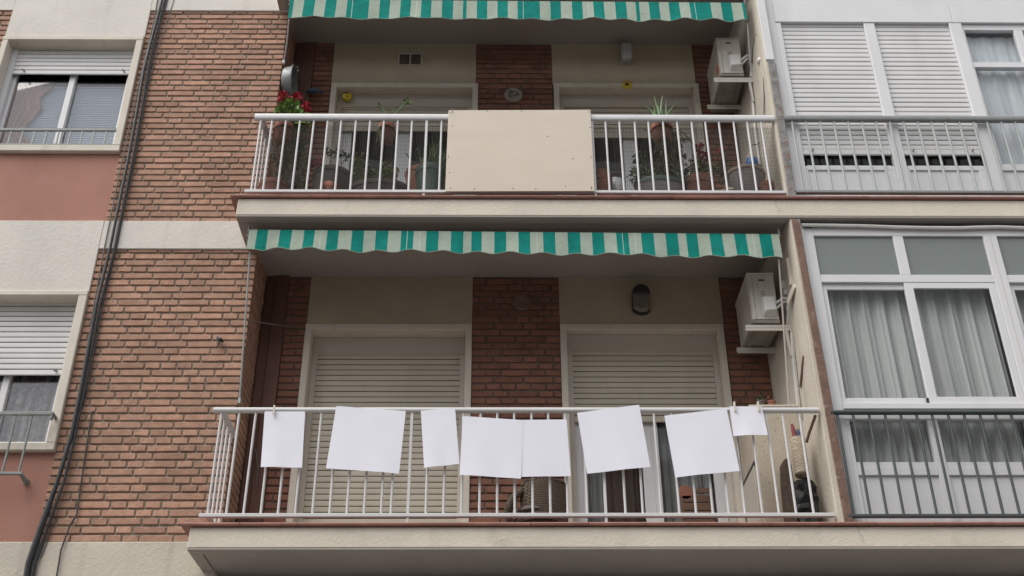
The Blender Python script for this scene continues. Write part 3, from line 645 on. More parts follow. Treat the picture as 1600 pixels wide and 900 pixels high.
for p, q, nm in ((2.6285, 3.4015, 'left'), (3.5025, 4.1995, 'right')):
    sh = obj('roller_shutter', B(p, q, YE+.034, YE+.042, 7.76, 9.2715), 'dark', P)
    n = int((9.2715-7.79)/0.0535); src = None
    for i in range(n+1):
        z = 7.79+i*0.0535; h = min(0.0535, 9.2715-z)
        mb = slat_mb(q-p-.002, 0.0535, 0.002)
        if src is None: src = obj('slat', MB().add([(v[0]+(p+q)/2, v[1]+YE+.03, v[2]+z) for v in mb.v], mb.f), 'slat_white', sh, origin=((p+q)/2, YE+.03, z))
        else: inst('slat', src, sh, ((p+q)/2, YE+.03+R.uniform(-.001, .001), z), (1, 1, h/0.0535))
    obj('bottom_bar', B(p+.001, q-.001, YE+.012, YE+.034, 7.733, 7.789), 'slat_white', sh, bevel=0.004)
    for px in (p+0.09, q-0.09): obj('shutter_stop', MB().tube([(px, YE+.012, 7.775), (px-.003, YE-.02, 7.765)], 0.007), 'mid_steel', sh)
    obj('rail', B(p, q, YE+.008, Y1, 7.562, 7.605), 'aluminium', P, bevel=0.003)
    obj('rail', B(p+.02, q-.02, YE+.02, Y1, 7.6055, 7.622), 'aluminium', P, bevel=0.003)
    obj('panel', B(p+.022, q-.085, YE+.02, Y1, 7.25, 7.5615), 'aluminium', P)
    for a_, b_ in ((p, p+.0215), (q-.0845, q)): obj('stile', B(a_, b_, YE+.006, Y1, 7.25, 7.5615), 'aluminium', P, bevel=0.003)
    obj('pane', B(p, q, YE+.045, YE+.05, 7.6225, 7.76), 'glass', P)
win = obj('window_frame', MB().box(4.3155, XEND, Y0+.006, Y1, 8.735, 8.797).box(4.3155, 4.335, Y0+.006, Y1, 7.63, 8.7345).box(4.3155, 4.335, Y0+.006, Y1, 8.7975, 9.2).box(4.3155, XEND, Y0+.014, Y1, 9.2005, 9.2715).box(4.80, 4.88, Y0+.01, Y1, 8.798, 9.2).box(4.3155, XEND, Y0+.006, Y1, 7.56, 7.6295), 'aluminium', P, bevel=0.003)
obj('pane', B(4.335, XEND, Y0+.03, Y0+.035, 7.63, 8.735), 'glass', win); obj('pane', B(4.335, XEND, Y0+.036, Y0+.041, 8.797, 9.2), 'glass', win)
obj('panel', B(4.3155, XEND, YE+.02, Y1, 7.25, 7.5595), 'aluminium', P)
tag(obj('curtain', sheet(4.33, 5.7, 7.64, 9.19, YE+0.10, 0.008, 9, nx=120, seed=12), 'sheer_blue', smooth=True), 'pale blue net curtain behind the window at the upper right edge', 'curtain')

# ---------------------------------------------------------------- awnings
def awning(label, x0, x1, zt, zl, zr, y, stripes, seed, armL, armR, amp=0.015, wave=0.27, tdz=0.0):
    r = random.Random(seed)
    t = thing('awning', ((x0+x1)/2, y, zt), label, 'awning')
    # stripes: list of (width, material index) repeated along the cloth
    xs = [x0]; ms = []; i = 0
    while xs[-1] < x1-1e-4:
        wd, mi = stripes[i % len(stripes)]; a = xs[-1]; b = min(a+wd*r.uniform(.95, 1.05), x1)
        k = max(1, int(round((b-a)/0.02)))
        for q in range(k): xs.append(a+(b-a)*(q+1)/k); ms.append(mi)
        i += 1
    nz = 8; vs = []; n = len(xs)
    ph = r.uniform(0, 6)
    def yo(x, v): return 0.010*math.sin(x*7.3+ph)*(v**1.5)+0.006*math.sin(x*23+ph*2)*v-0.02*v
    for k in range(2):
        for j in range(nz+1):
            v = j/nz
            for x in xs:
                u = (x-x0)/(x1-x0)
                zb = zl+(zr-zl)*u + amp*math.sin((x-x0)/wave*2*PI+2.2)*(1.0 if x > x0+0.12 else .3) + 0.004*math.sin(x*5+ph)
                zz0 = zt+tdz*u
                vs.append((x, y+yo(x, v)+k*0.0025, zz0+(zb-zz0)*v))
    mb = MB(); o = n*(nz+1); fs = []
    for j in range(nz):
        for q in range(n-1):
            a = j*n+q
            mb.k = ms[q]
            b0 = len(mb.v)
            fs.append(((a, a+n, a+n+1, a+1), ms[q])); fs.append(((o+a, o+a+1, o+a+n+1, o+a+n), ms[q]))
    for q in range(n-1):
        a = nz*n+q; fs.append(((a, o+a, o+a+1, a+1), ms[q]))
    mb.v = vs; mb.f = [list(f) for f, _ in fs]; mb.m = [m_ for _, m_ in fs]
    obj('valance', mb, ['teal', 'mint', 'seam'], t, smooth=True)
    # bottom hem cord following the scallops
    hem = [(x, y+yo(x, 1.0)-.0015, vs[nz*n+q][2]+.001) for q, x in enumerate(xs)]
    obj('hem', MB().tube(hem[::2], 0.0035, 5), 'mint', t)
    obj('front_bar', MB().add([(x, y+b, zt+tdz*((x-x0)/(x1-x0))+c) for x in (x0+.004, x1-.004) for b, c in ((.006, -.05), (.045, -.05), (.045, -.004), (.006, -.004))], [(0,1,5,4), (1,2,6,5), (2,3,7,6), (3,0,4,7), (3,2,1,0), (4,5,6,7)]), 'awning_bar', t, bevel=0.004)
    obj('roller', MB().tube([(x0+.03, y+.13, zt+.0), (x1-.03, y+.13, zt+.0+tdz)], 0.042, 14), 'mint', t, smooth=True)
    for xx, d in ((x0-0.012, -1), (x1+0.004, 1)):
        obj('side_bracket', MB().box(min(xx, xx+.008*1), max(xx, xx+.008), y-.0, y+.17, zt-.03+(tdz if d > 0 else 0), zt+0.06+(tdz if d > 0 else 0)).tube([(xx+.006, y+.03, zt-.02), (xx-.004, y+.015, zt-.06), (xx+.004, y+.05, zt-.08)], .008, 6), 'mid_steel', t, bevel=0.003)
    for arm, mm in (armL, armR):
        obj('arm', MB().tube(arm, 0.0075, 8), mm, t, smooth=True)
        e = arm[-1]; obj('arm_joint', MB().box(e[0]-.012, e[0]+.012, e[1]-.012, e[1]+.012, e[2]-.03, e[2]+.018), mm, t, bevel=0.004)
    return t
T, C_, S_ = 0, 1, 2
awning('lower green and pale striped awning rolled up with a scalloped valance', -2.045, 2.310, 6.928, 6.728, 6.650, -0.43,
       [(0.068, C_), (0.088, T), (0.10, C_), (0.098, T), (0.098, C_), (0.092, T), (0.052, C_), (0.004, S_), (0.050, C_), (0.096, T), (0.104, C_), (0.098, T), (0.094, C_), (0.102, T), (0.105, C_), (0.05, T), (.004, S_), (.048, T), (0.05, C_), (.004, S_), (0.05, C_), (0.104, T), (0.1, C_), (0.1, T)], 3,
       ([(-2.02, -.41, 6.72), (-2.03, -.22, 6.11), (-2.036, -.055, 5.56)], 'grey_steel'), ([(2.286, -.41, 6.66), (2.30, -.25, 6.25), (2.296, -.10, 5.66), (2.292, -.06, 5.40)], 'guide'), tdz=-0.035)
awning('upper green and pale striped awning cut by the top of the picture', -1.957, 2.318, 9.545, 9.288, 9.280, -0.43,
       [(0.034, T), (0.095, C_), (0.10, T), (0.095, C_), (0.10, T), (0.096, C_), (0.05, T), (.004, S_), (0.05, T), (0.10, T), (0.096, C_), (0.10, T), (0.10, C_), (0.098, T), (0.052, C_), (.004, S_), (.044, C_), (0.098, T), (0.102, C_), (0.10, T), (0.09, C_)], 5,
       ([(-1.952, -.41, 9.30), (-1.99, -.22, 9.2), (-2.036, -.055, 9.112)], 'white_steel'), ([(2.322, -.41, 9.285), (2.345, -.27, 9.10), (2.372, -.13, 8.90)], 'white_steel'), tdz=-0.02, amp=0.013, wave=0.285)

# ---------------------------------------------------------------- blank sheets and board on the railings
def sheet_quad(name, c, y, m, th, seed, bend=0.010, parent=None):
    r = random.Random(seed); n = 10; vs = []; fs = []
    ph = r.uniform(0, 6)
    for k in range(2):
        for j in range(n+1):
            v = j/n
            for i in range(n+1):
                u = i/n
                tl, tr, br, bl = c
                x = (tl[0]*(1-u)+tr[0]*u)*(1-v)+(bl[0]*(1-u)+br[0]*u)*v
                z = (tl[1]*(1-u)+tr[1]*u)*(1-v)+(bl[1]*(1-u)+br[1]*u)*v
                vs.append((x, y-bend*(math.sin(u*PI*1.0+ph*.1)*.5*v+0.6*v*v+0.25*math.sin(u*9+ph)*v*v)+k*th, z))
    m1 = n+1; o = m1*m1
    for j in range(n):
        for i in range(n):
            a = j*m1+i; fs += [(a, a+m1, a+m1+1, a+1), (o+a, o+a+1, o+a+m1+1, o+a+m1)]
    for i in range(n):
        fs += [(i, i+1, o+i+1, o+i), (n*m1+i, o+n*m1+i, o+n*m1+i+1, n*m1+i+1), (i*m1, o+i*m1, o+(i+1)*m1, (i+1)*m1), (i*m1+n, (i+1)*m1+n, o+(i+1)*m1+n, o+i*m1+n)]
    return obj(name, MB().add(vs, fs), m, parent, smooth=True)
papers = [
 ('blank white sheet at the left end of the lower railing, upright and tall', [(-1.726,5.246),(-1.429,5.246),(-1.409,4.798),(-1.706,4.803)]),
 ('big blank sheet tilting down to the right, second from the left on the lower railing', [(-1.201,5.290),(-0.684,5.248),(-0.711,4.752),(-1.237,4.792)]),
 ('narrow tall blank sheet leaning left between two larger sheets on the lower railing', [(-0.573,5.250),(-0.320,5.276),(-0.278,4.825),(-0.532,4.795)]),
 ('blank sheet overlapping its right neighbour below the rail, in front of the brick pier', [(-0.261,5.206),(0.188,5.173),(0.164,4.711),(-0.276,4.739)]),
 ('blank sheet tucked behind its left neighbour, above the wicker armchair', [(0.150,5.175),(0.506,5.179),(0.522,4.733),(0.140,4.727)]),
 ('big blank white sheet rising above the rail to the right, right of the wicker armchair', [(0.585,5.233),(1.049,5.299),(1.099,4.802),(0.640,4.747)]),
 ('big blank white sheet tilted up to the right, beside the smallest sheet', [(1.230,5.209),(1.698,5.267),(1.741,4.770),(1.272,4.719)]),
 ('smallest blank white sheet clipped with two pegs to the lower railing', [(1.721,5.285),(1.962,5.284),(1.978,5.052),(1.724,5.042)])]
for i, (lb, c) in enumerate(papers):
    tag(sheet_quad('paper_sheet', c, -0.5165-(0.006 if i in (3, 6) else 0.001*i), 'paper', 0.0016, 20+i, 0.012 if i != 4 else 0.004), lb, 'paper sheet', 'blank sheets hung on the lower railing')
for (px, pz, lb) in ((-1.655, 5.255, 'wooden peg on the leftmost paper sheet'), (1.757, 5.286, 'wooden peg at the left corner of the smallest paper sheet'), (1.934, 5.288, 'wooden peg at the right corner of the smallest paper sheet')):
    mb = MB(); 
    for s in (-1, 1): mb.add([(px-.006, -.535+.004*s, pz-.045), (px+.006, -.535+.004*s, pz-.045), (px+.006, -.531+.010*s, pz+.03), (px-.006, -.531+.010*s, pz+.03), (px-.006, -.535+.0075*s, pz-.045), (px+.006, -.535+.0075*s, pz-.045), (px+.006, -.531+.014*s, pz+.03), (px-.006, -.531+.014*s, pz+.03)], [(0,1,2,3), (7,6,5,4), (0,4,5,1), (1,5,6,2), (2,6,7,3), (3,7,4,0)])
    tag(obj('clothes_peg', mb, 'peg'), lb, 'clothes peg', 'pegs holding the paper sheets')
bd = tag(obj('board', MB().add([(-0.436,-.520,8.128),(0.802,-.520,8.138),(0.802,-.520,7.262),(-0.443,-.520,7.254),(-0.436,-.505,8.128),(0.802,-.505,8.138),(0.802,-.505,7.262),(-0.443,-.505,7.254)],
     [(3,2,1,0), (4,5,6,7), (0,1,5,4), (1,2,6,5), (2,3,7,6), (3,0,4,7)]), 'plywood', bevel=0.002), 'blank cream board screwed over the middle of the upper white railing', 'board')
src = None
for sx, sz in ((-.40, 7.29), (-.41, 7.45), (-.425, 7.62), (-.40, 7.95), (-.1, 8.12), (.12, 7.285), (.31, 7.282), (.56, 7.31), (.775, 7.30), (.785, 7.62), (.79, 7.94), (.63, 7.60), (.785, 8.115), (.2, 8.117), (-.42, 8.10), (.42, 7.84), (-.2, 7.282), (.776, 7.285)):
    if src is None: src = obj('screw', MB().lathe([(0.0048, 0.0), (0.0048, -0.002), (0.002, -0.003)], (sx, -.520, sz), 10, 'y'), 'screw', bd, origin=(sx, -.520, sz))
    else: inst('screw', src, bd, (sx, -.520, sz))
obj('hook_wire', MB().tube([(-0.40, -.524, 8.09), (-0.405, -.524, 8.15), (-0.402, -.50, 8.165), (-.40, -.48, 8.11)], 0.0028, 6), 'mid_steel', bd)

# ---------------------------------------------------------------- air conditioners
def aircon(label, dz, sticker, bright):
    x0, x1, y0, y1, z0, z1 = 2.077, 2.298, -0.15, 0.385, 6.213+dz, 6.700+dz
    a = thing('air_conditioner', ((x0+x1)/2, (y0+y1)/2, z0), label, 'air conditioner')
    obj('case', B(x0, x1, y0+.012, y1, z0+.032, z1-.03), 'ac_case', a, bevel=0.008, seg=2)
    obj('lid', B(x0-.004, x1+.004, y0+.006, y1+.004, z1-.0295, z1), 'ac_case', a, bevel=0.006)
    obj('base_pan', MB().box(x0-.002, x1+.002, y0+.004, y1+.002, z0, z0+.0315).box(x0+.03, x0+.05, y0+.02, y1-.02, z0-.012, z0-.0005).box(x1-.05, x1-.03, y0+.02, y1-.02, z0-.012, z0-.0005), 'ac_base', a, bevel=0.004)
    obj('end_panel', MB().box(x0+.035, x1-.004, y0, y0+.0115, z0+.034, z1-.032).box(x0+.006, x0+.033, y0+.002, y0+.0115, z0+.034, z1-.032), 'ac_case', a, bevel=0.003)
    obj('handle_recess', MB().box(x0+.075, x0+.145, y0-.006, y0-.0003, z0+.21, z1-.06), 'ac_case', a, bevel=0.004)
    obj('maker_plate', B(x0+.085, x0+.135, y0-.0085, y0-.0065, z1-.092, z1-.077), 'dark', a)
    vm = MB()
    for k in range(6): vm.box(x0+.09, x0+.128, y0-.0085, y0-.0063, z1-.20-.014*k, z1-.195-.014*k)
    obj('vent_slots', vm, 'ac_base', a)
    obj('valve_cover', MB().add([(x0+.085, y0-.001, z0+.055), (x0+.20, y0-.001, z0+.055), (x0+.20, y0-.001, z0+.245), (x0+.085, y0-.001, z0+.245), (x0+.098, y0-.055, z0+.085), (x0+.195, y0-.055, z0+.10), (x0+.192, y0-.045, z0+.225), (x0+.10, y0-.045, z0+.225)], [(4,5,6,7), (0,1,5,4), (1,2,6,5), (2,3,7,6), (3,0,4,7)]), 'white_plastic', a, bevel=0.008, seg=2)
    obj('screw', MB().lathe([(0.004, 0), (0.004, -.002)], (x0+.052, y0-.0005, z1-.235), 8, 'y'), 'dark', a)
    obj('side_seam', MB().box(x0-.001, x0-.0002, y0+.10, y0+.104, z0+.034, z1-.032).box(x0-.001, x0-.0002, y1-.09, y1-.086, z0+.034, z1-.032), 'ac_base', a)
    if sticker: obj('sticker', B(x0-.0025, x0-.0005, y0+.05, y0+.13, z0+.10, z0+.20), 'sticker', a)
    for yb_, nm in ((y0+.03, 'front'), (y1-.12, 'rear')):
        obj('wall_bracket', MB().box(x0-.065, 2.42 if yb_ < 0 else 2.36, yb_-.018, yb_+.02, z0-.040, z0-.0125).box(x0-.065, 2.42 if yb_ < 0 else 2.36, yb_-.018, yb_-.014, z0-.068, z0-.0405).add([(2.33, yb_-.016, z0-.0407), (2.355, yb_-.016, z0-.0407), (2.36, yb_-.016, z0-.30), (2.345, yb_-.016, z0-.30), (2.33, yb_+.016, z0-.0407), (2.355, yb_+.016, z0-.0407), (2.36, yb_+.016, z0-.30), (2.345, yb_+.016, z0-.30)], [(0,1,2,3), (7,6,5,4), (0,4,5,1), (1,5,6,2), (3,2,6,7), (0,3,7,4)]), 'ac_case' if bright else 'guide', a, bevel=0.003)
    pp = [(x0+.20, y0-.02, z0+.17), (x0+.26, y0-.05, z0+.205), (2.372, y0-.06, z0+.19), (2.377, y0-.045, z0+.14), (2.365, y0+.06, z0-.02)]
    obj('pipe', MB().tube(pp, 0.013, 8), 'white_plastic', a, smooth=True)
    obj('pipe', MB().tube([(q[0], q[1]+.01, q[2]-.045+.012*i) for i, q in enumerate(pp[:3])]+[(2.366, y0-.02, z0+.10)], 0.011, 8), 'white_plastic', a, smooth=True)
    return a
aircon('beige air conditioner on wall brackets at the right of the lower balcony', 0.0, False, False)
aircon('white air conditioner with an orange sticker at the right of the upper balcony', 2.655, True, True)

# ---------------------------------------------------------------- conduits and wiring on the dividing wall
tag(obj('pipe', MB().tube([(2.374, -.16, 6.12), (2.366, -.12, 5.9), (2.362, -.09, 5.62), (2.357, -.06, 5.36)], 0.012, 8), 'white_plastic', smooth=True), 'pale pipe dropping from the lower air conditioner to the railing', 'pipe')
tag(obj('pipe', MB().tube([(2.388, -.21, 6.10), (2.381, -.17, 5.9), (2.377, -.14, 5.62), (2.374, -.12, 5.36)], 0.009, 8), 'cable_grey', smooth=True), 'thin grey pipe beside the pale pipe below the lower air conditioner', 'pipe')
tag(obj('trunking', MB().add([(2.355, -.28, 6.30), (2.40, -.40, 6.40), (2.40, -.36, 6.46), (2.355, -.25, 6.36), (2.34, -.28, 6.30), (2.385, -.40, 6.40), (2.385, -.36, 6.46), (2.34, -.25, 6.36)], [(0,1,2,3), (7,6,5,4), (0,4,5,1), (1,5,6,2), (2,6,7,3), (3,7,4,0)]).box(2.368, 2.40, -.34, -.30, 6.46, 6.72), 'cream_plaster', bevel=.004), 'cream angled trunking on the dividing wall beside the lower air conditioner', 'trunking')
tag(obj('junction_box', MB().box(2.345, 2.40, -.19, -.14, 6.52, 6.60).box(2.355, 2.40, -.185, -.145, 6.46, 6.5195), 'white_plastic', bevel=0.01, seg=2), 'small pale junction box right of the lower air conditioner', 'junction box')
tag(obj('wall_socket', MB().lathe([(0.034, 0.03), (0.034, -.006), (0.026, -.016), (0.010, -.02), (.009, -.028)], (2.395, -.36, 8.86), 18, 'x'), 'white_plastic', smooth=True), 'round pale fitting on the dividing wall beside the upper air conditioner', 'wall fitting')
tag(obj('cable', MB().tube([(2.372, -.20, 8.98), (2.385, -.25, 9.10), (2.395, -.34, 9.17), (2.398, -.40, 9.15)], 0.007, 6), 'cable_grey', smooth=True), 'thin grey cable looping above the round fitting beside the upper air conditioner', 'cable')
tag(obj('cable', MB().tube([(2.37, -.30, 8.20), (2.387, -.36, 8.42), (2.398, -.40, 8.62)], 0.005, 6), 'cable_grey', smooth=True), 'thin grey cable slanting up the dividing wall above the upper railing', 'cable')
tag(obj('cable', MB().tube([(2.355, -.11, 8.62), (2.345, -.08, 8.35), (2.35, -.05, 8.15), (2.345, -.05, 7.9)], 0.013, 8), 'white_plastic', smooth=True), 'pale drain hose hanging below the upper air conditioner', 'hose')
tag(obj('wooden_strip', MB().add([(2.372, -.19, 5.62), (2.392, -.33, 5.82), (2.392, -.34, 5.80), (2.372, -.20, 5.60), (2.362, -.19, 5.62), (2.382, -.33, 5.82), (2.382, -.34, 5.80), (2.362, -.20, 5.60)], [(0,1,2,3), (7,6,5,4), (0,4,5,1), (1,5,6,2), (2,6,7,3), (3,7,4,0)]), 'brown_strip'), 'thin brown strip slanting up the dividing wall right of the lower air conditioner pipes', 'strip')

# cables down the brick facade
def cable(label, pts, r, m='cable', cat='cable', n=8): return tag(obj('cable', MB().tube(pts, r, n), m, smooth=True), label, cat, 'cables running down the facade')
def off(pts, dx, y=None): return [(p[0]+dx(p[2]) if callable(dx) else p[0]+dx, p[1] if y is None else y, p[2]) for p in pts]
main = [(-3.305,-.04,10.4),(-3.317,-.04,9.92),(-3.337,-.045,9.3),(-3.345,-.045,9.0),(-3.328,-.04,8.45),(-3.316,-.04,7.943),(-3.311,-.045,7.4),(-3.308,-.045,6.985),(-3.323,-.04,6.416),(-3.312,-.04,6.0),(-3.305,-.04,5.709),(-3.301,-.04,5.268),(-3.333,-.04,4.889),(-3.387,-.04,4.497),(-3.416,-.04,4.255),(-3.409,-.04,4.1),(-3.40,-.04,3.7)]
cable('thickest black cable of the bundle running down the brick facade', main, [0.014]*6+[0.0135]*3+[.017]*4+[0.025]*4)
cable('black cable just right of the thickest one on the brick facade', [(p[0]+(0.026 if p[2] > 9.2 else 0.036 if p[2] > 6.6 else 0.026 if p[2] > 5 else 0.046), -.033, p[2]) for p in main], 0.0105)
cable('slim black cable rightmost in the bundle above the lower left window', [(p[0]+(0.044 if p[2] > 9.2 else 0.053 if p[2] > 7.5 else 0.045), -.026, p[2]) for p in main if p[2] > 5.6]+[(-3.272, -.02, 5.5)], 0.0065)
cable('thin dark wire left of the cable bundle', [(-3.375, -.022, 10.3), (-3.36, -.022, 9.6), (-3.372, -.022, 8.7), (-3.375, -.022, 7.9), (-3.365, -.024, 7.0), (-3.352, -.02, 6.45), (-3.345, -.02, 6.25)], 0.0055, 'cable_grey')
cable('fine wire crossing the upper brick wall just right of the cable bundle', [(-3.20, -.018, 10.2), (-3.211, -.018, 9.9), (-3.27, -.016, 9.266), (-3.29, -.016, 8.707)], 0.0035, 'cable_grey')
cable('thin black wire on the lower brick wall right of the bundle', [(-3.186, .0, 5.49), (-3.193, -.014, 5.47), (-3.172, -.014, 5.05), (-3.150, -.014, 4.64), (-3.152, -.02, 4.62), (-3.178, -.024, 4.553), (-3.206, -.03, 4.358), (-3.196, -.03, 4.1), (-3.19, -.03, 3.8)], 0.0062)
cable('short fine wire on the cream band beside the thick cable', [(-3.32, -.012, 4.58), (-3.325, -.018, 4.40), (-3.345, -.02, 4.30)], 0.003, 'cable_grey')
tag(obj('wall_hook', MB().tube([(-2.29, .01, 6.15), (-2.285, -.03, 6.135), (-2.26, -.045, 6.11), (-2.235, -.03, 6.095)], [0.008, .014, .018, .008], 8).tube([(-2.285, -.02, 6.13), (-2.27, -.035, 6.075)], [.012, .007], 6), 'dark', smooth=True), 'small black hook fixed to the lower brick wall near its right corner', 'wall hook')
tag(obj('clothes_line', MB().tube([(-2.05, -.10, 6.255), (-1.86, .17, 6.368), (-1.672, .437, 6.487)], 0.0045, 6), 'cable_grey', smooth=True), 'pale line stretched across the left corner of the lower balcony', 'line')
tag(obj('cord', MB().tube([(-1.99, .38, 5.35), (-1.965, .37, 5.33), (-1.945, .36, 5.27), (-1.93, .39, 5.18), (-1.925, .39, 5.02)], 0.006, 6), 'cable_grey', smooth=True), 'pale cord hanging on the brown pipe chase behind the lower railing', 'cord')

# ---------------------------------------------------------------- fittings on the recess walls
def disc(name, c, r, d, m, parent=None): return obj(name, MB().lathe([(r, 0), (r*1.0, -d*.6), (r*.9, -d), (r*.82, -d*.92)], c, 30, 'y'), m, parent, smooth=True)
pl = disc('wall_plaque', (0.146, YB-.004, 9.127), 0.088, 0.028, 'plaque'); tag(pl, 'round pale plaque with dark incised scrawl on the upper brick pier', 'plaque')
sq = MB()
for pts in ([(-.052,.0),(-.045,.03),(-.02,.045),(-.03,.01),(-.04,-.02)], [(-.02,.04),(.0,.02),(.01,.03)], [(-.012,.045),(-.016,-.04),(-.008,-.055)], [(.0,-.03),(.012,.0),(.02,-.035),(.03,-.005)], [(.02,.04),(.03,.01),(.05,.03)], [(.03,-.01),(.055,.005),(.045,-.03)], [(-.045,-.01),(-.035,-.04),(-.025,-.03)]):
    sq.tube([(0.146+a, YB-.0325, 9.127+b) for a, b in pts], 0.0035, 5)
obj('incised_mark', sq, 'plaque_mark', pl)
p2 = disc('wall_plaque', (0.206, YB-.004, 6.748), 0.078, 0.022, 'bronze_plaque'); tag(p2, 'dull brown round plaque barely visible high on the lower brick pier', 'plaque')
obj('raised_mark', MB().lathe([(.05, 0), (.05, -.006), (.042, -.006), (.042, 0)], (0.206, YB-.024, 6.748), 24, 'y').tube([(0.18, YB-.026, 6.735), (0.206, YB-.028, 6.725), (.235, YB-.026, 6.737)], .004, 5), 'bronze_plaque', p2)
v = tag(obj('vent_grille', MB().box(-1.012, -0.772, YB-.012, YB-.0005, 9.518, 9.528).box(-1.012, -0.772, YB-.012, YB-.0005, 9.672, 9.682).box(-1.012, -1.0, YB-.012, YB-.0005, 9.5285, 9.6715).box(-0.784, -0.772, YB-.012, YB-.0005, 9.5285, 9.6715).box(-.898, -.886, YB-.010, YB-.0005, 9.5285, 9.6715), 'casing', bevel=.002), 'double vent grille above the left door of the upper balcony', 'vent')
sl = MB()
for k in range(9):
    for a, b in ((-.9995, -.8985), (-.8855, -.7845)): sl.add([(a, YB-.001, 9.530+.0157*k), (b, YB-.001, 9.530+.0157*k), (b, YB-.008, 9.536+.0157*k), (a, YB-.008, 9.536+.0157*k)], [(0,1,2,3)])
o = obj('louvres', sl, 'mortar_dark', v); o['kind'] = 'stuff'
obj('backing', B(-.9995, -.7845, YB-.0009, YB-.0003, 9.5285, 9.6715), 'brown_pot', v)
def capsule(x, z0, z1, w_, n=10):
    r = w_/2; pts = []
    for k in range(n+1): a = PI*k/n; pts.append((x+r*math.cos(a), z1-r+r*math.sin(a)))
    for k in range(n+1): a = PI+PI*k/n; pts.append((x+r*math.cos(a), z0+r*.7+r*.7*math.sin(a)))
    return pts
l = thing('wall_lamp', (1.258, YB, 6.64), 'black hooded oval bulkhead lamp above the right door of the lower balcony', 'wall lamp')
obj('base', MB().xz(capsule(1.256, 6.622, 6.892, 0.158)[::-1], YB-.03, YB-.0005), 'black_metal', l, bevel=.006)
obj('glass_cover', MB().xz(capsule(1.256, 6.626, 6.87, 0.152)[::-1], YB-.095, YB-.0305), 'lamp_glass', l, bevel=.025, seg=3, smooth=True)
hood = [p for p in capsule(1.256, 6.63, 6.888, 0.152) if p[1] > 6.79]; hood = [hood[0]]+hood[1:]
obj('hood', MB().xz((hood+[(1.181, 6.785), (1.331, 6.785)])[::-1], YB-.112, YB-.0307), 'black_metal', l, bevel=.018, seg=2, smooth=True)
l = thing('wall_lamp', (1.29, YB, 9.55), 'white rounded wall lamp above the right door of the upper balcony', 'wall lamp')
obj('base', B(1.240, 1.342, YB-.03, YB-.0005, 9.556, 9.755), 'lamp_white', l, bevel=.012, seg=2)
obj('cover', B(1.236, 1.346, YB-.105, YB-.0305, 9.55, 9.76), 'lamp_white', l, bevel=.028, seg=3, smooth=True)
o1 = tag(obj('wall_ornament', MB().lathe([(.0, -.0), (.03, -.0), (.047, -.012), (.05, -.026), (.042, -.044), (.02, -.052)], (-1.503, YB+.085, 9.163), 24, 'y'), 'yellow', smooth=True), 'yellow ball ornament with brown marks hanging at the left upper door', 'ornament')
obj('marks', MB().tube([(-1.53, YB+.034, 9.185), (-1.51, YB+.032, 9.19), (-1.49, YB+.033, 9.187)], .006, 6).tube([(-1.49, YB+.034, 9.168), (-1.478, YB+.038, 9.172)], .005, 6).tube([(-1.515, YB+.031, 9.15), (-1.50, YB+.031, 9.144), (-1.485, YB+.034, 9.152)], .004, 6), 'ornament_brown', o1)
obj('cord', MB().tube([(-1.503, YB+.06, 9.21), (-1.503, YB+.07, 9.24)], .003, 5), 'ornament_red', o1)
o2 = tag(obj('wall_ornament', MB().lathe([(.045, 0), (.05, -.012), (.045, -.02), (.03, -.024)], (1.279, YB-.014, 9.252), 24, 'y'), 'yellow', smooth=True), 'yellow and orange disc ornament with a dark oval centre over the right upper door', 'ornament')
obj('dark_centre', MB().lathe([(.018, 0), (.02, -.004), (.01, -.008)], (1.273, YB-.0375, 9.252), 16, 'y', sy=1.0), 'ornament_brown', o2)
obj('top_rim', MB().tube([(1.238, YB-.03, 9.272), (1.255, YB-.032, 9.291), (1.279, YB-.033, 9.299), (1.303, YB-.032, 9.29), (1.318, YB-.03, 9.272)], .006, 6), 'ornament_red', o2)
tb = tag(obj('wash_tub', MB().lathe([(.02, -.0), (.15, .0), (.165, .02), (.175, .085), (.19, .09), (.19, .10), (.168, .098), (.155, .03), (.10, .02)], (XR+.012, 0.13, 8.985), 32, 'x'), 'galvanised', smooth=True), 'round grey metal tub hung edge-on on the left side wall of the upper balcony', 'tub')
obj('handle', MB().tube([(XR+.11, .10, 9.165), (XR+.13, .11, 9.20), (XR+.13, .15, 9.20), (XR+.11, .16, 9.165)], .006, 6), 'galvanised', tb)
bb = tag(obj('bird_ornament', MB().tube([(-1.905, YB-.05, 9.13), (-1.87, YB-.055, 9.137), (-1.83, YB-.055, 9.14), (-1.79, YB-.055, 9.138), (-1.75, YB-.05, 9.125), (-1.72, YB-.05, 9.12)], [.004, .018, .027, .024, .01, .006], 10), 'blue', smooth=True), 'dull blue bird shaped ornament on the brick wall left of the upper left door', 'ornament')
obj('head', MB().tube([(-1.80, YB-.06, 9.155), (-1.785, YB-.06, 9.168), (-1.77, YB-.06, 9.172)], [.012, .014, .004], 8), 'blue', bb, smooth=True)
obj('perch', MB().tube([(-1.82, YB-.055, 9.12), (-1.82, YB-.0, 9.10)], .004, 5), 'dark', bb)

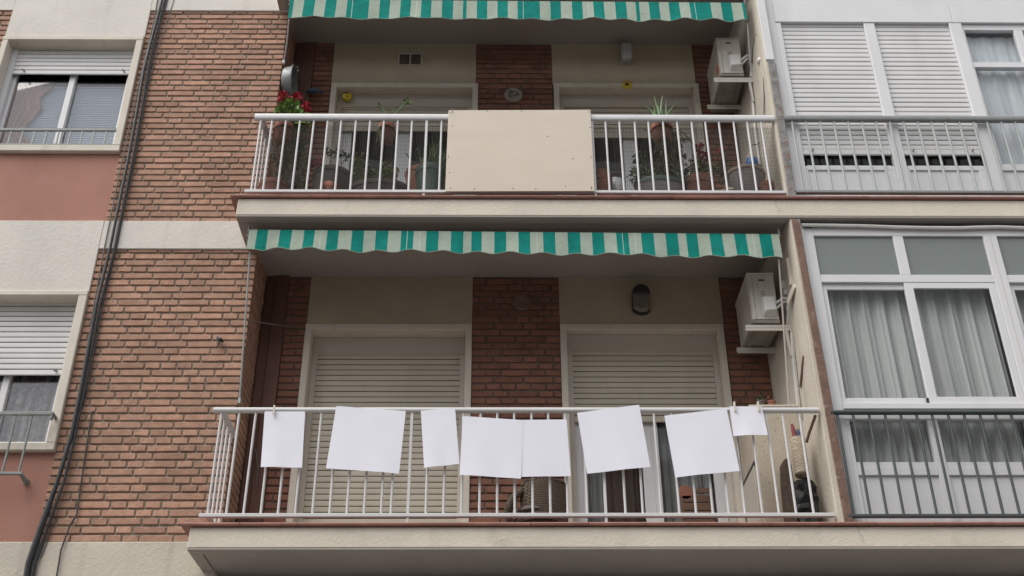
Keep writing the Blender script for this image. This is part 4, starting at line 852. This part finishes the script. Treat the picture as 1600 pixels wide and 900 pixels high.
# ---------------------------------------------------------------- pots and plants on the upper balcony
FZ = 7.222
def pot(label, x, y, z0, h, r, m, rim=None, rimh=0.045, taper=0.72, sy=1.0, name='flower_pot', grp='plant pots on the upper balcony'):
    rm = rim or m
    o = obj(name, MB().lathe([(r*taper, 0), (r*taper+.004, .004), (r*.96, h-rimh), (r*.93, h-rimh), (r*.86, h-.03), (.0, h-.032)], (x, y, z0), 30, sy=sy), m, smooth=True)
    tag(o, label, 'plant pot', grp)
    obj('rim', MB().lathe([(r*.93, h-rimh-.001), (r, h-rimh), (r*1.03, h-rimh*.5), (r*1.01, h), (r*.90, h), (r*.87, h-.028)], (x, y, z0), 30, sy=sy), rm, o, smooth=True)
    obj('soil', MB().lathe([(r*.86, h-.031), (r*.5, h-.02), (.01, h-.016)], (x, y, z0), 20, sy=sy), 'soil', o)
    return o
pot('wide terracotta pot behind the left end of the upper railing', -1.93, -.24, FZ, .285, .135, 'terracotta')
pot('large grey brown pot, biggest in the left half of the upper balcony', -1.46, -.13, FZ, .475, .175, 'grey_pot')
pot('low terracotta pot in front of the large grey brown pot', -1.43, -.375, FZ, .185, .085, 'terracotta')
pot('long low brown planter left of the green pot on the upper balcony', -1.02, -.30, FZ, .235, .245, 'brown_pot', sy=.55)
pot('tall terracotta pot behind the green glazed pot', -.705, .0, FZ, .61, .13, 'terracotta')
pot('green glazed pot standing left of the cream board', -.585, -.26, FZ, .435, .135, 'green_pot', rimh=.06)
pot('tall terracotta pot at the right edge of the cream board', .893, -.28, FZ, .39, .09, 'terracotta', rimh=.09, taper=.85)
pot('long grey planter under white flecked foliage on the upper balcony', 1.38, -.30, FZ, .285, .215, 'stone_pot', rim='green_pot', sy=.55)
pot('round terracotta pot under the red geranium near the right of the upper railing', 1.735, -.27, FZ, .33, .135, 'terracotta', rimh=.08)
pot('large pale grey pot with a cream rim at the right end of the upper balcony', 2.165, -.17, FZ, .46, .178, 'stone_pot', rim='pale_rim', rimh=.03)
pot('small terracotta pot in front of the large pale grey pot', 2.28, -.385, FZ, .21, .066, 'terracotta')
pot('small terracotta dish between the geranium pot and the large pale pot', 1.95, -.37, FZ, .13, .085, 'pale_rim', rimh=.02)
def hangpot(label, x, r, ztop, h):
    p = pot(label, x, -.345, ztop-h, h, r, 'terracotta', rimh=.05, grp='pots hung inside the upper railing')
    obj('hanger', MB().tube([(x-r*1.04, -.345, ztop-.06), (x-r*.6, -.345-r*.88, ztop-.06), (x, -.345-r*1.06, ztop-.06), (x+r*.6, -.345-r*.88, ztop-.06), (x+r*1.04, -.345, ztop-.06)], .004, 6).tube([(x, -.345-r*1.06, ztop-.06), (x, -.447, 8.03)], .004, 6), 'dark', p)
hangpot('terracotta pot of the red geranium hung at the left end of the upper railing', -1.885, .085, 8.085, .17)
hangpot('terracotta pot of the branching succulent hung left of the cream board', -.985, .075, 8.09, .18)
hangpot('terracotta pot of the spiky aloe hung right of the cream board', 1.44, .098, 8.09, .17)

def plant(name, label, loc, parts, cat='plant'):
    t = thing(name, loc, label, cat)
    for pn, mb, m in parts: obj(pn, mb, m, t)
    return t
def stems(base, tips, r=.004):
    mb = MB()
    for tp in tips:
        m_ = [(base[i]+tp[i])/2+R.uniform(-.015, .015) for i in range(3)]
        mb.tube([base, m_, tp], [r, r*.8, r*.5], 5)
    return mb
def flower(c, r, n=26):
    mb = MB(); return mb.clump(c, (r*.75, r*.75, r*.6), n, r*.75, r*.7, .1)
# red geranium
mb = MB()
for c, n in (((-1.90,-.34,8.22), 60), ((-1.80,-.33,8.19), 60), ((-1.84,-.35,8.30), 45), ((-1.73,-.33,8.15), 30), ((-1.88,-.32,8.33), 20)): mb.clump(c, (.07,.06,.06), n, .042, .04)
fl = MB(); 
for c in ((-1.945,-.37,8.40), (-1.92,-.37,8.42), (-1.815,-.36,8.405), (-1.785,-.36,8.41)): fl.clump(c, (.030,.026,.026), 22, .026, .024, .1)
for c in ((-1.715,-.36,8.32), (-1.705,-.36,8.28), (-1.70,-.36,8.25), (-1.71,-.36,8.215)): fl.clump(c, (.02,.02,.022), 16, .022, .022, .1)
plant('geranium', 'red flowered geranium in the hung pot at the left end of the upper railing', (-1.885,-.345,8.06), [('stem', stems((-1.885,-.345,8.06), [(-1.945,-.37,8.39), (-1.81,-.36,8.39), (-1.71,-.36,8.29), (-1.84,-.35,8.3)]), 'stem'), ('foliage', mb, 'leaf_fresh'), ('flower', fl, 'red')])
# dark trailing foliage at far left
mb = MB()
for _ in range(16):
    mb.clump((R.uniform(-1.95,-1.66), R.uniform(-.33,-.15), R.uniform(7.5,7.98)), (.06,.05,.06), 24, .034, .02)
plant('trailing_plant', 'dark leafy plant filling the left corner behind the upper railing', (-1.93,-.24,7.49), [('stem', stems((-1.93,-.24,7.48), [(-1.9,-.28,7.95), (-1.75,-.25,7.9), (-1.68,-.22,7.8), (-1.96,-.2,7.8)]), 'stem'), ('foliage', mb, 'leaf_dark')])
plant('pink_flower', 'single pink flower left of the large grey brown pot', (-1.52,-.29,7.66), [('stem', stems((-1.47,-.2,7.69), [(-1.62,-.3,7.71), (-1.56,-.29,7.72)], .003), 'stem'), ('flower', MB().clump((-1.625,-.3,7.715), (.025,.02,.022), 26, .026, .026, .1).clump((-1.56,-.3,7.72), (.02,.02,.018), 18, .024, .024, .1), 'pink_petal')])
plant('sprig', 'sparse leggy sprig rising from the large grey brown pot', (-1.46,-.13,7.68), [('stem', stems((-1.46,-.13,7.68), [(-1.50,-.16,7.97), (-1.40,-.17,7.93), (-1.36,-.16,7.86)], .004), 'stem'), ('foliage', MB().clump((-1.50,-.16,7.96), (.035,.03,.035), 16, .032, .018).clump((-1.41,-.17,7.93), (.045,.03,.03), 24, .034, .02).clump((-1.365,-.16,7.88), (.04,.03,.03), 14, .03, .018), 'leaf_dark')])
mb = MB()
for c in ((-1.21,-.32,7.60), (-1.19,-.30,7.68), (-1.13,-.33,7.56), (-1.22,-.31,7.75), (-.98,-.33,7.57), (-.95,-.31,7.66), (-.92,-.32,7.58), (-1.06,-.33,7.52)): mb.clump(c, (.05,.05,.05), 40, .034, .02)
plant('shrubby_plant', 'yellow green plants in the long low brown planter', (-1.02,-.30,7.44), [('stem', stems((-1.15,-.3,7.44), [(-1.22,-.31,7.76), (-1.13,-.3,7.6)]).tube([(-.96,-.3,7.44), (-.95,-.31,7.68)], .004, 5), 'stem'), ('foliage', mb, 'leaf_yellow')])
mb = MB()
for k in range(120):
    a = R.uniform(0, 2*PI); s = R.uniform(.02, .12); x0_, y0_ = -.60+.06*math.cos(a), -.25+.06*math.sin(a)
    tip = Vector((x0_+R.uniform(-.07,.15), y0_+R.uniform(-.06,.06), 7.65+R.uniform(.12,.40)))
    mb.leaf((x0_, y0_, 7.63), tip-Vector((x0_, y0_, 7.63)), (tip-Vector((x0_, y0_, 7.63))).length, .007, .05)
plant('grassy_plant', 'wispy green grass like plant in the green glazed pot', (-.585,-.26,7.64), [('foliage', mb, 'leaf')])
plant('twig', 'bare dark twig above the tall terracotta pot left of the cream board', (-.705,.0,7.80), [('stem', MB().tube([(-.70,-.04,7.80), (-.78,-.05,7.93), (-.83,-.06,8.01)], [.006,.005,.007], 6).tube([(-.71,-.04,7.80), (-.70,-.05,7.98)], [.004,.002], 5), 'stem'), ('foliage', MB().clump((-.71,-.05,8.0), (.04,.03,.05), 14, .03, .014), 'leaf_dark')])
# branching succulent
sb = MB().tube([(-.985,-.345,8.06), (-1.00,-.36,8.22), (-1.03,-.365,8.27), (-1.06,-.37,8.30)], [.007,.007,.006,.008], 6).tube([(-.96,-.345,8.06), (-.92,-.36,8.22), (-.85,-.365,8.31), (-.81,-.37,8.355)], [.007,.006,.006,.009], 6)
for a in ((-1.07,-.38,7.98), (-1.06,-.40,7.86), (-.90,-.39,7.93), (-1.02,-.41,7.80)): sb.tube([(-.985,-.36,8.07), ((a[0]-.985)/2-.02, -.40, 8.04), a], [.005,.005,.004], 5)
lf = MB().clump((-1.055,-.37,8.30), (.02,.015,.02), 12, .02, .012).clump((-.82,-.37,8.35), (.025,.015,.03), 18, .024, .013)
for i in range(14): lf.clump((-.985+.17*i/14, -.362, 8.20+.15*i/14), (.008,.008,.008), 2, .016, .009)
plant('succulent', 'forked green succulent in the hung pot left of the cream board', (-.985,-.345,8.06), [('stem', sb, 'leaf_aloe'), ('foliage', lf, 'leaf')])
# aloe
mb = MB()
base = Vector((1.44,-.345,8.06))
for tx, tz, wd in ((1.395,8.455,.022), (1.475,8.455,.022), (1.30,8.36,.020), (1.315,8.33,.018), (1.63,8.375,.018), (1.50,8.37,.014), (1.38,8.30,.016), (1.36,8.28,.02), (1.42,8.33,.018), (1.45,8.30,.02), (1.53,8.27,.016)):
    b0 = base+Vector((R.uniform(-.04,.05), R.uniform(-.03,.03), 0)); t_ = Vector((tx, -.37+R.uniform(-.02,.02), tz)); n = 6; vs = []; fs = []
    for i in range(n+1):
        u = i/n; p = b0.lerp(t_, u)+Vector((math.copysign(1, tx-1.44)*-.02*math.sin(u*PI) if abs(tx-1.44) > .1 else 0, 0, .02*math.sin(u*PI)))
        ww = wd*1.5*(1-u)**.7+.001; vs += [p+Vector((-ww/2, 0, 0)), p+Vector((0, -ww*.35, 0)), p+Vector((ww/2, 0, 0)), p+Vector((0, ww*.15, 0))]
        if i: 
            for k in range(4): fs.append((4*i-4+k, 4*i-4+(k+1)%4, 4*i+(k+1)%4, 4*i+k))
    mb.add(vs, fs)
plant('aloe', 'spiky green aloe rising above the upper railing right of the board', (1.44,-.345,8.06), [('leaves', mb, 'leaf_aloe')])
mb = MB()
for _ in range(26): mb.clump((R.uniform(1.40,1.60), R.uniform(-.38,-.27), R.uniform(7.55,8.02)), (.04,.04,.05), 20, .032, .014, .6, -.4)
plant('trailing_plant', 'olive dry plant trailing below the aloe pot', (1.50,-.33,7.5), [('stem', stems((1.5,-.34,8.06), [(1.55,-.34,7.6), (1.48,-.35,7.65), (1.60,-.33,7.8), (1.44,-.36,7.8)]).tube([(1.55,-.38,8.05), (1.62,-.40,7.98), (1.68,-.40,7.88), (1.73,-.39,7.80)], .005, 5).tube([(1.33,-.39,8.0), (1.27,-.40,8.02)], .005, 5).tube([(1.36,-.4,7.95), (1.30,-.41,7.93)], .004, 5), 'stem'), ('foliage', mb, 'leaf_dry')])
mb = MB(); mp = MB()
for _ in range(22):
    c = (R.uniform(1.13,1.62), R.uniform(-.36,-.24), R.uniform(7.50,7.66)); mb.clump(c, (.05,.045,.045), 20, .034, .022); mp.clump(c, (.055,.05,.045), 20, .030, .020)
mb.clump((1.24,-.3,7.78), (.05,.04,.06), 30, .03, .018)
plant('variegated_plant', 'green plant flecked with white leaves in the long grey planter', (1.38,-.30,7.49), [('stem', stems((1.3,-.3,7.47), [(1.2,-.3,7.7), (1.4,-.3,7.65), (1.24,-.3,7.82)]), 'stem'), ('foliage', mb, 'leaf_dark'), ('pale_foliage', mp, 'leaf_pale')])
mb = MB(); mp = MB()
for _ in range(9):
    c = (R.uniform(1.65,1.84), R.uniform(-.34,-.24), R.uniform(7.58,7.78)); mb.clump(c, (.045,.04,.045), 22, .036, .024); mp.clump(c, (.045,.04,.045), 10, .032, .022)
plant('geranium', 'small red geranium with pale edged leaves near the right of the upper balcony', (1.735,-.27,7.52), [('stem', stems((1.735,-.27,7.52), [(1.765,-.32,7.86), (1.79,-.32,7.80), (1.70,-.3,7.7)]), 'stem'), ('foliage', mb, 'leaf_yellow'), ('pale_foliage', mp, 'leaf_pale'), ('flower', MB().clump((1.762,-.32,7.875), (.03,.02,.028), 36, .026, .024, .1).clump((1.79,-.32,7.785), (.042,.025,.03), 44, .026, .024, .1).clump((1.81,-.33,7.70), (.02,.02,.02), 12, .022, .02), 'red')])
mb = MB()
for _ in range(10): mb.clump((R.uniform(1.90,2.06), R.uniform(-.22,-.10), R.uniform(7.66,7.90)), (.04,.04,.05), 15, .032, .016)
plant('leafy_plant', 'thin leafy plant with tiny red blooms beside the large pale grey pot', (2.1,-.17,7.66), [('stem', stems((2.1,-.17,7.66), [(1.95,-.17,7.92), (2.03,-.16,7.9), (1.92,-.18,7.75)], .004), 'stem'), ('foliage', mb, 'leaf_dry'), ('flower', MB().clump((1.95,-.2,7.93), (.02,.015,.012), 10, .018, .016).clump((1.94,-.22,7.83), (.018,.015,.012), 8, .018, .016), 'red')])
plant('moss_cushion', 'tuft of olive moss in the tall terracotta pot at the board edge', (.893,-.28,7.60), [('foliage', MB().clump((.893,-.28,7.615), (.06,.06,.045), 130, .022, .014, .1, .6), 'leaf_dry')])
bt = tag(obj('plastic_bottle', MB().lathe([(.03, 0), (.05, .005), (.052, .14), (.045, .18), (.02, .21), (.02, .24)], (2.27, -.08, 7.79), 20), 'stone_pot', smooth=True), 'pale bottle with a blue label hung on the dividing wall of the upper balcony', 'bottle')
obj('label_band', MB().lathe([(.0522, .06), (.0535, .062), (.0535, .138), (.0522, .14)], (2.27, -.08, 7.79), 20), 'bright_blue', bt, smooth=True)
obj('hanger', MB().tube([(2.27, -.08, 8.03), (2.29, -.08, 8.10), (2.375, -.08, 8.12)], .004, 5), 'dark', bt)
bagm = MB().lathe([(.05, 0), (.085, .02), (.09, .16), (.075, .30), (.055, .40), (.03, .435), (.02, .44)], (1.035, -.17, FZ), 22)
bagm.v = [(x+.010*math.sin(z*40+y*30), y+.012*math.sin(z*31+x*44), z+.008*math.sin(x*60)) for x, y, z in bagm.v]
wb = tag(obj('white_bag', bagm, 'white_bag', smooth=True), 'white plastic sack standing right of the board behind the upper railing', 'bag')
obj('dark_foot', MB().lathe([(.05, 0), (.075, .005), (.075, .12), (.04, .15)], (1.05, -.36, FZ), 20), 'dark', wb, smooth=True)

# ---------------------------------------------------------------- things on the lower balcony
LZ = 4.392
ch = thing('wicker_armchair', (.30, .20, LZ), 'brown wicker armchair seen from behind between the two lower doors', 'armchair')
def arc_panel(a0, a1, r, z0, ztop, th=0.022, n=22, nz=8):
    mb = MB(); vs = []; fs = []
    for k in (0, 1):
        for j in range(nz+1):
            for i in range(n+1):
                u = i/n; a = a0+(a1-a0)*u; e = min(u, 1-u); zt = ztop-0.10*max(0, 1-e/0.16)**2+0.012*math.sin(u*5)
                rr = (r-k*th)*(1+0.10*(j/nz)); vs.append((rr*math.cos(a), rr*math.sin(a), z0+(zt-z0)*j/nz))
    m1 = n+1; o = m1*(nz+1)
    for j in range(nz):
        for i in range(n): a = j*m1+i; fs += [(a, a+1, a+m1+1, a+m1), (o+a, o+a+m1, o+a+m1+1, o+a+1)]
    for i in range(n): fs.append((nz*m1+i, nz*m1+i+1, o+nz*m1+i+1, o+nz*m1+i))
    for j in range(nz): fs += [(j*m1, j*m1+m1, o+j*m1+m1, o+j*m1), (j*m1+n, o+j*m1+n, o+j*m1+m1+n, j*m1+m1+n)]
    return mb.add(vs, fs)
def shift(mb, c): mb.v = [(x+c[0], y+c[1], z+c[2]) for x, y, z in mb.v]; return mb
obj('backrest', shift(arc_panel(math.radians(222), math.radians(338), .205, LZ+.14, LZ+.545), (.335, .26, 0)), 'wicker', ch, smooth=True)
obj('backrest_rim', MB().tube([(.335+.226*math.cos(math.radians(a)), .26+.216*math.sin(math.radians(a)), LZ+.548-.10*max(0, 1-min((a-222)/116, 1-(a-222)/116)/.16)**2) for a in range(222, 339, 8)], .012, 8), 'wicker', ch, smooth=True)
obj('seat', MB().lathe([(.01, 0), (.20, .0), (.215, .03), (.20, .055), (.01, .06)], (.32, .22, LZ+.22), 28), 'wicker', ch, smooth=True)
obj('armrest', MB().tube([(.18, .10, LZ+.47), (.11, .07, LZ+.40), (.075, .09, LZ+.30), (.09, .14, LZ+.20), (.13, .2, LZ+.14)], [.030, .032, .034, .03, .026], 10), 'wicker', ch, smooth=True)
obj('armrest', MB().tube([(.50, .30, LZ+.44), (.53, .36, LZ+.40), (.52, .41, LZ+.30), (.46, .42, LZ+.22)], [.028, .03, .03, .026], 10), 'wicker', ch, smooth=True)
src = None
for lx, ly in ((.17, .12), (.46, .12), (.18, .36), (.46, .36)):
    if src is None: src = obj('leg', MB().tube([(lx, ly, LZ), (lx, ly, LZ+.23)], .017, 10), 'wood', ch, smooth=True)
    else: inst('leg', src, ch, (lx, ly, LZ))
cu = tag(obj('cushion', MB().lathe([(.02, 0), (.13, .0), (.16, .03), (.14, .065), (.02, .075)], (.285, .2, LZ+.283), 24), 'grey_pot', smooth=True), 'grey brown cushion on the wicker armchair', 'cushion')
st = thing('wooden_chair', (1.57, .34, LZ), 'small dark brown slatted chair in front of the right lower door', 'chair')
for k in range(6):
    obj('backrest_slat', B(1.452, 1.70, .33+.003*k, .346+.003*k, LZ+.13+.068*k, LZ+.192+.068*k), 'wood', st, bevel=.006)
for xx in (1.445, 1.685): obj('leg', B(xx, xx+.026, .3465, .372, LZ, LZ+.53), 'wood', st, bevel=.005)
for xx in (1.445, 1.685): obj('leg', B(xx, xx+.026, .395, .42, LZ, LZ+.28), 'wood', st, bevel=.005)
obj('seat', B(1.44, 1.715, .373, .428, LZ+.2805, LZ+.305), 'wood', st, bevel=.006)
obj('top_board', MB().xz([(1.55, LZ+.55), (1.716, LZ+.55), (1.712, LZ+.585), (1.685, LZ+.60), (1.655, LZ+.592), (1.615, LZ+.602), (1.58, LZ+.59), (1.56, LZ+.57)], .35, .366), 'wood', st, bevel=.004)
obj('round_finial', MB().lathe([(.055, 0), (.062, .008), (.062, .014), (.05, .02)], (1.487, .345, LZ+.555), 24, 'y'), 'wood_red', st, smooth=True)
sb = tag(obj('storage_block', B(1.974, 2.352, -.10, YB-.015, LZ-.001, 5.475), 'rough_render', bevel=.012), 'low roughcast storage block at the right corner of the lower balcony', 'storage block')
obj('top_slab', B(1.9655, 2.352, -.112, YB-.015, 5.4755, 5.497), 'cream_plaster', sb, bevel=.005)
obj('side_panel', B(1.9655, 1.9735, -.03, YB-.03, LZ+.05, 5.02), 'box', sb, bevel=.003)
obj('panel_gap', B(1.9665, 1.9735, -.05, YB-.03, 5.0205, 5.05), 'dark', sb)
def smallpot(label, x, y, m, m2): 
    o = tag(obj('small_pot', MB().lathe([(.022, 0), (.034, .05), (.037, .05), (.037, .062), (.03, .062), (.0, .052)], (x, y, 5.4975), 16), m, smooth=True), label, 'plant pot', None)
    obj('foliage', MB().clump((x, y, 5.578), (.028, .025, .022), 18, .024, .016), m2, o)
smallpot('tiny dark pot with green leaves on the storage block', 2.09, -.03, 'brown_pot', 'leaf_dark')
smallpot('tiny terracotta pot with rusty leaves on the storage block', 2.165, -.03, 'terracotta', 'wood_red')
# leaning rolls in the right corner
def along(mb, a, b):                       # move a z-aligned shape onto the axis a-b
    a, b = Vector(a), Vector(b); q = (b-a).to_track_quat('Z', 'Y'); mb.v = [tuple(q @ Vector(v)+a) for v in mb.v]; return mb
bg_ = MB().lathe([(.04, 0), (.085, .005), (.098, .05), (.088, .10), (.102, .15), (.090, .20), (.096, .25), (.080, .30), (.086, .34), (.062, .385), (.04, .40)], (2.252, -.285, LZ+.001), 15)
rb = random.Random(5); bg_.v = [(x+rb.uniform(-.016, .016), y+rb.uniform(-.018, .012), max(LZ+.001, z+rb.uniform(-.014, .014))) for x, y, z in bg_.v]
tag(obj('black_bag', bg_, 'bag'), 'crumpled black plastic bag in the right corner of the lower balcony', 'bag')
mr = along(MB().lathe([(.030, .002), (.030, .0), (.052, 0), (.054, .005), (.054, .315), (.050, .32), (.032, .32), (.030, .10)], (0, 0, 0), 30), (2.242, -.335, 4.815), (2.262, -.275, 5.12))
ro = tag(obj('straw_mat_roll', mr, 'mat_weave', smooth=True), 'rolled pale straw mat propped upright in the right corner of the lower balcony', 'rolled mat')
um = thing('umbrella', (2.255, -.30, 4.83), 'closed red and navy umbrella tops sticking out of the straw mat roll', 'umbrella')
obj('red_cloth', MB().tube([(2.240,-.318,4.85), (2.246,-.290,5.10), (2.243,-.275,5.20), (2.238,-.27,5.255)], [.011,.015,.018,.010], 9), 'red_cloth', um, smooth=True)
obj('navy_cloth', MB().tube([(2.262,-.305,4.87), (2.272,-.282,5.10), (2.277,-.27,5.18), (2.28,-.265,5.215)], [.009,.013,.015,.007], 9), 'blue_cloth', um, smooth=True)
rg = MB()
pr = [(-.035, 0), (.035, 0), (.04, .3), (.034, .52), (.02, .575), (-.008, .585), (-.028, .56), (-.036, .4)]
rg.add([(2.125+x+(z*.06), yy+z*.10, LZ+z) for yy in (-.34, -.20) for x, z in pr], [tuple(range(8)), tuple(range(15, 7, -1))]+[(i, 8+i, 8+(i+1) % 8, (i+1) % 8) for i in range(8)])
tag(obj('folded_rug', rg, 'rug', bevel=.012, seg=2), 'dark striped folded rug leaning left of the straw mat roll', 'rug')
tag(obj('wooden_stick', MB().tube([(2.375,-.455,5.245), (2.325,-.40,5.13), (2.30,-.37,5.06)], .011, 8), 'brown_strip'), 'short brown stick slanting beneath the right end of the lower railing', 'stick')
